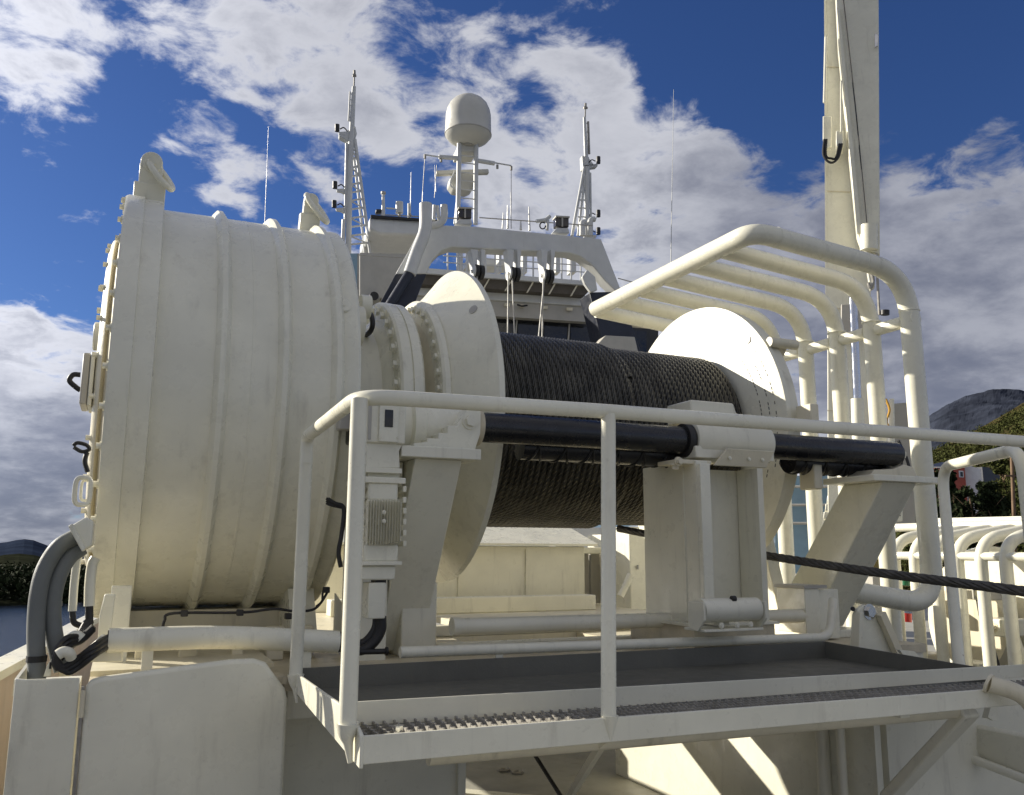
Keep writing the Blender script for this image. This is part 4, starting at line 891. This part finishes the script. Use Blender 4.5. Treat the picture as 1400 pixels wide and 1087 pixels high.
VB = 27.
bh = thing('bridge', 'white ship bridge with dark windows and an overhanging roof behind the gantry', 'bridge', sat(660, 520, VB))
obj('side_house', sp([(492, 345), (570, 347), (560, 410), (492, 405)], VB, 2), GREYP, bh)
obj('eyebrow', sp([(488, 398), (900, 425), (900, 445), (488, 420)], VB+.3, 1), PD, bh)
obj('canopy', sp([(505, 296), (512, 297), (596, 303), (600, 322), (520, 320), (505, 313)], VB+1, 3), SW, bh, bev=.08)
obj('canopy_edge', sp([(507, 293), (600, 300), (600, 303), (507, 297)], VB+.9, .1), RUB, bh)
obj('bridge_wing_roof', sp([(583, 366), (808, 384), (812, 390), (580, 373)], VB-1, .12), SW, bh)
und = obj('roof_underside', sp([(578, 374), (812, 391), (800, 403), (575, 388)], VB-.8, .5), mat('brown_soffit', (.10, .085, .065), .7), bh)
for k in range(7):
    x = 600+k*30; obj('soffit_rib', sp([(x+8, 376+k*2.3), (x+10, 376+k*2.3), (x+2, 390+k*2.3), (x, 390+k*2.3)], VB-.9, .08), PD, bh)
obj('face_panel', sp([(560, 386), (800, 403), (806, 424), (802, 418), (560, 402)], VB-.4, .3), SW, bh, bev=.02)
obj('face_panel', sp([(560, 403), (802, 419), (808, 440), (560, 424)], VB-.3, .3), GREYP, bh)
wl = obj('window_wall', sp([(480, 418), (900, 450), (900, 560), (480, 540)], VB+.2, .3), mat('black_window_frame', (.03, .03, .03), .5), bh)
for k in range(11):
    x = 492+k*36; y = 424+k*2.6; obj('window', sp([(x, y), (x+32, y+2.3), (x+32, y+60), (x, y+58)], VB+.12, .06), GLS, bh)
for k in range(10):
    x = 526+k*36; obj('mullion', sp([(x, 424+k*2.6), (x+1.6, 424+k*2.6), (x-3, 490+k*2.6), (x-5, 490+k*2.6)], VB+.05, .05), GREYP, bh)
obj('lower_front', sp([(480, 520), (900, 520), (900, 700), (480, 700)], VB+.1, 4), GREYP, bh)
for x in (690, 712, 742, 775): obj('fitting', sbox(x, 414+(x-690)*.07, x+5+(x % 4), 418+(x-690)*.07, VB-.42, .06), PD, bh)
obj('fitting', M().tube([sat(707, 416, VB-.5), sat(713, 418, VB-.5), sat(721, 417, VB-.5)], .03, 8), RUB, bh)
# upper deck behind the gantry arch: rail stanchions and boxes
ud = obj('upper_deck_house', sp([(640, 352), (700, 354), (700, 362), (640, 360)], VB+2, 1), SW, bh)
for k in range(15):
    x = 612+k*13; obj('stanchion', scyl(x, 372+k*.9, x, 335+k*.9, VB-.9, .03, 8), SW, bh)
for dy in (0, 9, 18): obj('deck_rail', scyl(606, 340+dy, 805, 354+dy, VB-.9, .02, 8), SW, bh)
for x, w in ((628, 5), (650, 4), (682, 4), (716, 5), (760, 6), (780, 8)): obj('deck_fitting', sbox(x, 340, x+w, 372, VB+1, .4), SW, bh, bev=.02)
obj('top_rail', scyl(520, 293, 640, 299, VB+1, .02, 6), GREYP, bh); obj('top_rail', scyl(655, 297, 810, 308, VB+1, .02, 6), GREYP, bh)
obj('side_rail', scyl(490, 348, 560, 352, VB-1, .02, 6), GREYP, bh)
th = thing('deck_horn', 'round grey horn speaker on the bridge front left of the black gantry leg', 'horn', sat(510, 412, VB-.3))
c = sat(510, 408, VB); ax = fw(0, -1, 0).normalized(); obj('bell', M().cyl(c, c+ax*.3, .22, 24, .12), GREYP, th); obj('ring', M().cyl(c+ax*.3, c+ax*.34, .14, 20), RUB, th)
obj('backing', sbox(502, 401, 518, 416, VB+.15, .1), PD, th)
th = thing('blue_panel', 'narrow pale blue glass windbreak between the big drum and the bridge', 'panel', sat(484, 420, VB-2))
obj('glass', sbox(476, 346, 489, 425, VB-2, .05), BLUE, th); obj('frame', sbox(488.5, 346, 491.5, 435, VB-2, .1), GREYP, th)

# dome and its mast
VM = 30.
dm = thing('satellite_dome', 'large cream satellite dome on top of the central lattice mast', 'dome', sat(640, 196, VM))
c = sat(640, 184, VM); k = (sat(671, 184, VM)-sat(610, 184, VM)).length/2
prof = [(-.46, .02), (-.44, .30), (-.36, .62), (-.22, .86), (-.06, .985), (-.02, 1.0), (.0, 1.01), (.02, 1.0), (.5, .99), (.9, .98), (1.15, .93), (1.4, .82), (1.58, .66), (1.72, .45), (1.79, .22), (1.81, .02)]
obj('radome', M().lathe([(z*k, r*k) for z, r in prof[6:]], axis='z', o=c, n=64), CREAM, dm); obj('base', M().lathe([(z*k, r*k) for z, r in prof[:6]], axis='z', o=c, n=64), CREAM, dm)
obj('seam', M().lathe([(-.03*k, 1.0*k), (-.02*k, 1.02*k), (.02*k, 1.02*k), (.03*k, 1.0*k)], axis='z', o=c, n=64, cap=False), GREYP, dm)
obj('hatch', M().cyl(c-dz*.5*k, c-dz*.43*k, .2*k, 16), GREYP, dm)
mm = thing('dome_mast', 'white two legged ladder mast carrying the satellite dome', 'mast', sat(640, 305, VM))
for a, b in ((627, 628), (651, 651)):
    for dv in (0, 1.0): obj('leg', M().tube([sat(a-1, 306, VM+dv), sat(b, 196, VM+dv)], .09, 12), SW, mm)
obj('leg', M().tube([sat(622, 306, VM+.5), sat(628, 250, VM+.5)], .06, 10), SW, mm)
for y in (212, 222, 235, 246, 258, 270, 283): obj('rung', scyl(628, y, 651, y+2, VM, .025, 8), SW, mm)
obj('top_frame', sbox(627, 196, 653, 207, VM, 1.0), CREAM, mm, bev=.03)
obj('yard', M().tube([sat(600, 214, VM), sat(628, 216, VM)], .085, 12), SW, mm); obj('yard', M().tube([sat(652, 219, VM), sat(676, 223, VM)], .085, 12), SW, mm)
obj('yard_end', M().tube([sat(581, 211, VM), sat(600, 214, VM)], .03, 8).tube([sat(676, 222, VM), sat(699, 226, VM)], .03, 8), SW, mm)
for x, y in ((581, 211), (603, 216), (680, 225), (699, 227)): obj('fitting', scyl(x, y, x, y+5, VM, .05, 8), GALV, mm)
for x, y0, x1, y1 in ((581, 213, 577, 275), (699, 229, 699, 310), (597, 225, 594, 270)): obj('halyard', scyl(x, y0, x1, y1, VM, .012, 5), GALV, mm)
rd = thing('radar_scanner', 'white radar with a flat scanner bar halfway up the dome mast', 'radar', sat(640, 255, VM-.3))
obj('scanner_bar', sp([(597, 232), (668, 230), (669, 236), (597, 238)], VM+1.4, .25), CREAM, rd, bev=.04)
obj('gearbox', sp([(618, 237), (655, 235), (648, 256), (640, 259), (622, 256), (616, 248)], VM+1.2, .8), CREAM, rd, bev=.06)
obj('stand_loop', M().tube(sm([sat(622, 234, VM+1), sat(616, 248, VM+1), sat(618, 255, VM+1), sat(630, 258, VM+1)], 4), .04, 8), SW, rd)
# lattice masts
def navlight(par, x, y, v, d):
    """lamp at the outer end (x, y), bracket back towards the mast"""
    nl = obj('light_arm', sp([(x+d*2, y+5), (x+d*14, y+4), (x+d*18, y-1), (x+d*20, y+12), (x+d*14, y+12), (x+d*9, y+9), (x+d*3, y+8)], v, .12), SW, par)
    obj('lamp', M().tube([sat(x, y+4, v), sat(x, y-5, v)], .085, 10).tube([sat(x-2.3, y, v), sat(x+2.3, y, v)], .06, 8), RUB, nl)
    obj('cable', M().tube(sm([sat(x+d*4, y+1, v), sat(x+d*9, y-1, v), sat(x+d*14, y+4, v)], 4), .022, 6), RUB, nl)
VL = 29.
lm = thing('lattice_mast', 'taller left lattice mast with three black navigation lights on its left side', 'mast', sat(485, 350, VL), 'lattice masts either side of the bridge')
obj('pole', M().tube([sat(476, 352, VL), sat(478, 250, VL), sat(480, 195, VL)], .10, 12), SW, lm)
obj('upper_pole', M().tube([sat(480, 195, VL), sat(484, 118, VL)], .10, 12, .07), SW, lm); obj('upper_pole', scyl(476.5, 165, 478.5, 125, VL, .035, 8), SW, lm)
obj('rear_leg', M().tube([sat(508, 357, VL), sat(485, 190, VL)], .065, 10), SW, lm); obj('rear_leg', M().tube([sat(500, 355, VL+.8), sat(484, 215, VL+.8)], .045, 10), SW, lm)
obj('side_pipe', scyl(468, 350, 470, 300, VL, .07, 10), SW, lm); obj('side_pipe', scyl(472, 300, 474, 196, VL, .05, 10), SW, lm)
xl = lambda y: 477+(350-y)*.03; xr = lambda y: 485+(y-190)*.138
ylist = [205, 216, 228, 240, 251, 262, 273, 285, 297, 309, 321, 333]
for i, y in enumerate(ylist):
    obj('rung', scyl(xl(y), y+1, xr(y), y-2, VL, .035, 8), SW, lm)
    if i % 2 == 0 and i+1 < len(ylist): obj('diagonal', scyl(xl(y), y+1, xr(ylist[i+1]), ylist[i+1], VL, .028, 8), SW, lm)
for y in (128, 136, 144, 152, 160, 168): obj('rung', scyl(478, y, 483, y, VL, .02, 6), SW, lm)
obj('platform', sp([(463, 182), (476, 186), (478, 172), (486, 172), (488, 182), (484, 192), (478, 196), (472, 190), (464, 186)], VL, .3), SW, lm, bev=.02)
obj('tip', scyl(484, 118, 484.5, 100, VL, .03, 8).tube([sat(482, 103, VL), sat(487, 103, VL)], .05, 6).cyl(sat(484.5, 101, VL), sat(484.5, 96, VL), .05, 8), GALV, lm)
navlight(lm, 461, 175, VL, 1); navlight(lm, 458, 253, VL, 1); navlight(lm, 457, 279, VL, 1)
rm = thing('lattice_mast', 'shorter right lattice mast with three black navigation lights on its right side', 'mast', sat(800, 320, VL+1), 'lattice masts either side of the bridge')
VR = VL+1
obj('pole', M().tube([sat(802, 322, VR), sat(803, 228, VR)], .10, 12), SW, rm); obj('upper_pole', scyl(802, 226, 799, 160, VR, .09, 12, .06), SW, rm); obj('upper_pole', scyl(805.5, 210, 804, 166, VR, .05, 8), GALV, rm)
obj('rear_leg', M().tube([sat(782, 322, VR), sat(799, 228, VR)], .06, 10).tube([sat(790, 322, VR), sat(800, 240, VR)], .05, 10), SW, rm); obj('side_pipe', scyl(808, 318, 807, 236, VR, .045, 8), SW, rm)
for y in (240, 251, 262, 273, 284, 296, 308): obj('rung', scyl(800-(y-228)*.15, y, 807, y, VR, .03, 8), SW, rm)
for y in (168, 180, 192, 204, 215): obj('rung', scyl(801, y, 805, y, VR, .02, 6), SW, rm)
obj('platform', sp([(796, 212), (804, 214), (812, 224), (818, 222), (817, 227), (808, 228), (803, 234), (797, 230)], VR, .3), SW, rm, bev=.02)
obj('tip', scyl(800, 160, 800.5, 145, VR, .03, 8).tube([sat(798, 147, VR), sat(803, 147, VR)], .05, 6).cyl(sat(800.5, 145, VR), sat(800.5, 141, VR), .05, 8), GALV, rm)
obj('vent', M().tube(fil([sat(796, 322, VR-.4), sat(796, 304, VR-.4), sat(800, 303, VR-.4)], .2), .12, 12), SW, rm); obj('vent', M().tube(fil([sat(807, 322, VR-.4), sat(807, 300, VR-.4), sat(813, 299, VR-.4)], .2), .11, 12), SW, rm)
navlight(rm, 818, 219, VR, -1); navlight(rm, 818, 292, VR, -1); navlight(rm, 818, 316, VR, -1)
# whip antennas and small aerials
def whip(x, y0, x1, y1, v, r, lab, name='whip_antenna'): one(name, lab, 'antenna', scyl(x, y0, x1, y1, v, r, 6, r*.4), SW, 'thin antennas around the bridge')
whip(361, 330, 367, 172, 26, .011, 'very thin whip antenna rising behind the big drum')
whip(917, 370, 921, 122, 26, .018, 'long thin whip antenna between the right lattice mast and the crane')
whip(561, 300, 562, 235, VB+1.5, .02, 'thin antenna right of the white canister aerial'); whip(577, 300, 578, 262, VB+1.5, .018, 'short thin antenna just left of the gantry hook')
whip(699, 312, 698, 262, VB+1.5, .02, 'thin antenna under the right yard end of the dome mast'); whip(687, 312, 688, 290, VB+1.5, .03, 'short stub antenna right of the dome mast')
whip(694, 312, 694, 280, VB+1.6, .045, 'thick short aerial right of the dome mast'); whip(724, 315, 723, 282, VB+1.5, .045, 'thick short aerial midway along the gantry top')
whip(712, 314, 712, 302, VB+1.5, .05, 'stubby aerial left of the camera mount'); whip(596, 262, 594, 225, VB+2, .015, 'hair thin antenna beside the left yard of the dome mast')
th = thing('aerial_cluster', 'stubby white pole with a dark lamp on the canopy corner right of the left mast', 'aerial', sat(524, 296, VB+1))
obj('pole', scyl(524, 296, 524, 265, VB+1, .07, 10, .05), SW, th); obj('tip', scyl(524, 265, 524, 262, VB+1, .09, 8), GREYP, th); obj('lamp', sbox(514, 285, 522, 290, VB+1, .25), RUB, th, bev=.03); obj('arm', scyl(528, 284, 540, 285, VB+1, .03, 8), SW, th)
th = thing('canister_aerial', 'short white canister aerial on the canopy', 'aerial', sat(547, 298, VB+1)); obj('canister', scyl(546, 291, 546, 276, VB+1, .13, 14), SW, th); obj('stem', scyl(546, 298, 546, 290, VB+1, .05, 8), GREYP, th)
th = thing('camera_mount', 'white camera mount with a cable loop left of the right floodlight', 'camera', sat(748, 314, VB+1))
obj('arm', M().tube(sm([sat(733, 302, VB+1), sat(745, 300, VB+1), sat(752, 295, VB+1)], 4), .07, 8), SW, th); obj('post', scyl(748, 314, 749, 298, VB+1, .06, 8), SW, th)
obj('cable', M().tube([sat(742+4*math.cos(t), 308+4.5*math.sin(t), VB+.9) for t in np.linspace(0, 5.5, 12)], .025, 6), RUB, th)
th = thing('light_stand', 'small aerial with a square base beside the canopy edge', 'aerial', sat(560, 300, VB+1)); obj('post', scyl(559, 299, 559, 278, VB+1, .05, 8), SW, th); obj('head', scyl(559, 292, 562, 296, VB+1, .06, 8), GALV, th)
one('stay_wire', 'thin stay wire sloping from the gantry corner behind the tube guard', 'wire', M().tube([sat(845, 380, VG), sat(905, 396, VG)], .015, 6), GREYP)

# ------------------------------------------------------------------ crane
CY = 9.
cr_ = thing('crane', 'tall white crane column with a folded boom arm at the right', 'crane', at(1165, 700, 'y', CY))
CN = Vector((math.sin(math.radians(43.5)), math.cos(math.radians(43.5)), 0))
def cp_(x, y, Y=CY):
    r = Vector(ray(x, y)); return Vector(EYE)+r*(Y*1.42/r.dot(CN))
def cpr(pts, Y, depth): return M().prism([cp_(x, y, Y) for x, y in pts], CN*depth)
obj('column', cpr([(1130, -60), (1176, -60), (1200, 700), (1132, 700)], CY+.3, .4), PC, cr_, bev=.01)
for y in (90, 260, 420, 560): obj('column_seam', cpr([(1131, y), (1175, y+1.5), (1175, y+2.5), (1131, y+1)], CY+.29, .02), PD, cr_)
obj('edge_strip', cpr([(1126.5, -60), (1130, -60), (1132, 430), (1128.5, 430)], CY+.3, .1), PC, cr_)
bm_ = obj('boom', cpr([(1140, -60), (1201, -60), (1203, 347), (1180, 340), (1172, 318), (1146, 60)], CY, .28), PC, cr_, bev=.01)
obj('boom_edge', cpr([(1144, 10), (1148, 10), (1178, 318), (1172, 318)], CY-.03, .05), PC, cr_, label='bright narrow edge flange of the boom')
obj('rope_sheave_box', M().tube([cp_(1188, 308), cp_(1188, 342)], .12, 20), PC, bm_)
obj('wire', M().tube([cp_(1152, -10, CY-.04), cp_(1170, 150, CY-.04), cp_(1185, 305, CY-.04)], .010, 6), RUB, cr_)
obj('hook_block', cpr([(1183, 344), (1196, 347), (1196, 390), (1190, 395), (1186, 372)], CY, .15), PC, cr_, bev=.01)
obj('hook', M().tube(sm([cp_(1191, 372), cp_(1194, 384), cp_(1190, 394), cp_(1187, 386)], 4), .02, 8), GALV, cr_)
obj('hook_wire', M().tube([cp_(1198, 347), cp_(1202, 430)], .02, 6), GALV, cr_)
obj('cylinder_rod', M().cyl(cp_(1166, 400, CY-.1), cp_(1172, 545, CY-.1), .055, 16), CHR, cr_)
obj('cylinder', M().cyl(cp_(1172, 545, CY-.1), cp_(1175, 640, CY-.1), .085, 18), PC, cr_)
obj('bracket', cpr([(1125, 158), (1137, 158), (1137, 200), (1125, 205)], CY+.1, .1), PC, cr_, bev=.01); obj('bracket', cpr([(1143, 178), (1153, 178), (1153, 198), (1143, 200)], CY, .3), PC, cr_, bev=.01)
for dx in (0, 3): obj('hose', M().tube(sm([cp_(1127+dx, 190, CY-.02), cp_(1126+dx, 212, CY-.02), cp_(1136, 222-dx*2, CY-.02), cp_(1146-dx, 215, CY-.02), cp_(1151-dx, 196, CY-.02)], 6), .018, 8), RUB, cr_)
obj('pipe', scyl(0, 0, 1, 1, 1, .001, 4) if False else M().cyl(cp_(1129, 50), cp_(1127, 140), .02, 8), PC, cr_)
obj('pipe', M().cyl(cp_(1150, 110, CY-.04), cp_(1150, 180, CY-.04), .014, 8), PC, cr_); obj('lamp_bracket', cpr([(1196, 45), (1201, 47), (1200, 62), (1196, 64)], CY-.05, .04), CHR, cr_, bev=.004)
obj('control_box', cpr([(1150, 415), (1180, 415), (1180, 460), (1150, 460)], CY+.1, .2), GREYP, cr_, bev=.01); obj('lamp', M().cyl(cp_(1210, 430), cp_(1210, 424), .06, 14), RUB, cr_)
th = thing('side_post', 'pale wall panel and post behind the outermost guard tube', 'panel', cp_(1230, 720, 9.5)); obj('panel', cpr([(1216, 552), (1250, 549), (1252, 720), (1218, 720)], 9.5, .2), GREYP, th); obj('post', M().cyl(cp_(1219, 545, 9.3), cp_(1222, 720, 9.3), .035, 10), PC, th)
obj('strap', M().tube(sm([cp_(1211, 545, 9.2), cp_(1216, 560, 9.2), cp_(1212, 575, 9.2), cp_(1216, 585, 9.2)], 4), .02, 6), YEL, th)
th = thing('deck_locker', 'blue grey deckhouse wall with a window band behind the guard tubes', 'deckhouse', cp_(1100, 760, 12)); obj('wall', cpr([(1060, 650), (1140, 650), (1140, 830), (1060, 830)], 12, 1), BLUE, th)
for y in (665, 690, 715): obj('rail', M().cyl(cp_(1060, y, 11.9), cp_(1140, y, 11.9), .025, 8), GREYP, th)
th = thing('life_raft_rack', 'stepped white rack seen between two guard tubes', 'rack', cp_(1130, 720, 10))
for k in range(6): obj('step', cpr([(1136-k*2.4, 655+k*11), (1145-k*1.0, 655+k*11), (1145-k, 665+k*11), (1135-k*2.4, 665+k*11)], 10, .3), PC, th, bev=.01)
th = thing('rigging_bundle', 'tangle of dark hoses behind the outermost guard tube', 'hoses', cp_(1230, 690, 9))
for k in range(9):
    x = 1216+rng.random()*26; y = 600+rng.random()*60; obj('hose', M().tube(sm([cp_(x, y, 9), cp_(x+8*rng.random(), y+14, 9), cp_(x-6+12*rng.random(), y+30, 9)], 4), .022, 6), RUB, th)
th = thing('control_console', 'small stepped white console low behind the guard tubes', 'console', cp_(1225, 715, 8.5))
for k, (x0, y0, x1, y1) in enumerate(((1214, 690, 1234, 712), (1214, 668, 1222, 690), (1222, 682, 1230, 690))): obj('cabinet', cpr([(x0, y0), (x1, y0), (x1, y1), (x0, y1)], 8.5+.01*k, .3), PC, th, bev=.01)
for k in range(5): obj('button', M().cyl(cp_(1216+k*3.5, 704, 8.49), cp_(1216+k*3.5, 704, 8.52), .012, 8), RUB, th)

# second guard and winch to starboard
g2 = thing('tube_guard', 'lower white guard of bent tubes behind the walkway at the right edge', 'guard', (7.2, 6, .3))
for k in range(7):
    y = 5.10+.245*k; xx = 7.2
    obj('bar', M().tube(fil([(xx, y, .25), (xx, y, 1.70), (xx+.55, y-.12, 1.80), (xx+1.6, y-.3, 1.86)], [.22, .1], 8), .055, 16), PC, g2)
obj('mid_rail', M().tube([(7.2, 4.9, 1.55), (7.2, 7.0, 1.55)], .04, 14), PC, g2)
obj('top_rail', M().beam((8.8, 4.6, 1.9), (8.8, 7.6, 1.93), .12, .10), PC, g2)
obj('top_rail', M().tube([(7.85, 4.7, 1.85), (7.85, 7.4, 1.85)], .045, 14), PC, g2)
w2 = thing('starboard_winch', 'second white winch with round flanges behind the lower tube guard', 'winch', (8.6, 6, .3))
obj('drum_flange', M().lathe([(8.2, .2), (8.2, .78), (8.24, .8), (8.27, .78), (8.28, .2)], y=6.3, z=.85, n=72), PC, w2)
obj('drum_flange', M().lathe([(7.85, .1), (7.85, .42), (7.95, .45), (8.19, .30)], y=6.3, z=.85, n=56), PD, w2)
obj('frame', M().prism([(7.6, 4.9, .1), (7.6, 5.5, .1), (7.6, 5.3, 1.4), (7.6, 5.1, 1.4)], (.12, 0, 0)), PC, w2, bev=.01)
for k, (y, z, s_) in enumerate(((5.6, .9, .16), (5.35, .55, .14), (5.9, .45, .2), (6.5, .5, .15), (5.2, 1.2, .1), (5.75, 1.2, .12), (6.6, 1.1, .12))):
    obj('machine_block', M().box(7.45, 7.75, y, y+s_*1.4, z-s_/2, z+s_/2), GREYP if k % 2 else PC, w2, bev=.015)
    bolt(w2, (7.45, y+s_*.7, z), (-1, 0, 0), .03, .02, PD)
for k in range(4): obj('pipe', M().tube(sm([(7.4, 5.0+.3*k, .2), (7.42, 5.1+.3*k, .6), (7.5, 5.25+.3*k, .9), (7.5, 5.3+.3*k, 1.3)], 5), .028, 10), PC if k % 2 else RUB, w2)
th = thing('paint_drum', 'small green and red painted fittings low between the guard tubes', 'fittings', at(1240, 800, 'y', 7.2))
obj('red_cap', M().cyl(at(1240, 850, 'y', 7), at(1240, 838, 'y', 7), .05, 14), REDP, th); obj('green_cap', M().cyl(at(1238, 800, 'y', 7), at(1238, 786, 'y', 7), .05, 14), GRN, th)
th = thing('ship_side_wall', 'grey blue side plating seen low between the outermost guard tubes', 'wall', at(1210, 900, 'y', 6.5))
obj('plate', M().box(6.6, 6.7, 6.3, 8.2, 0, 1.35), GREYP, th)
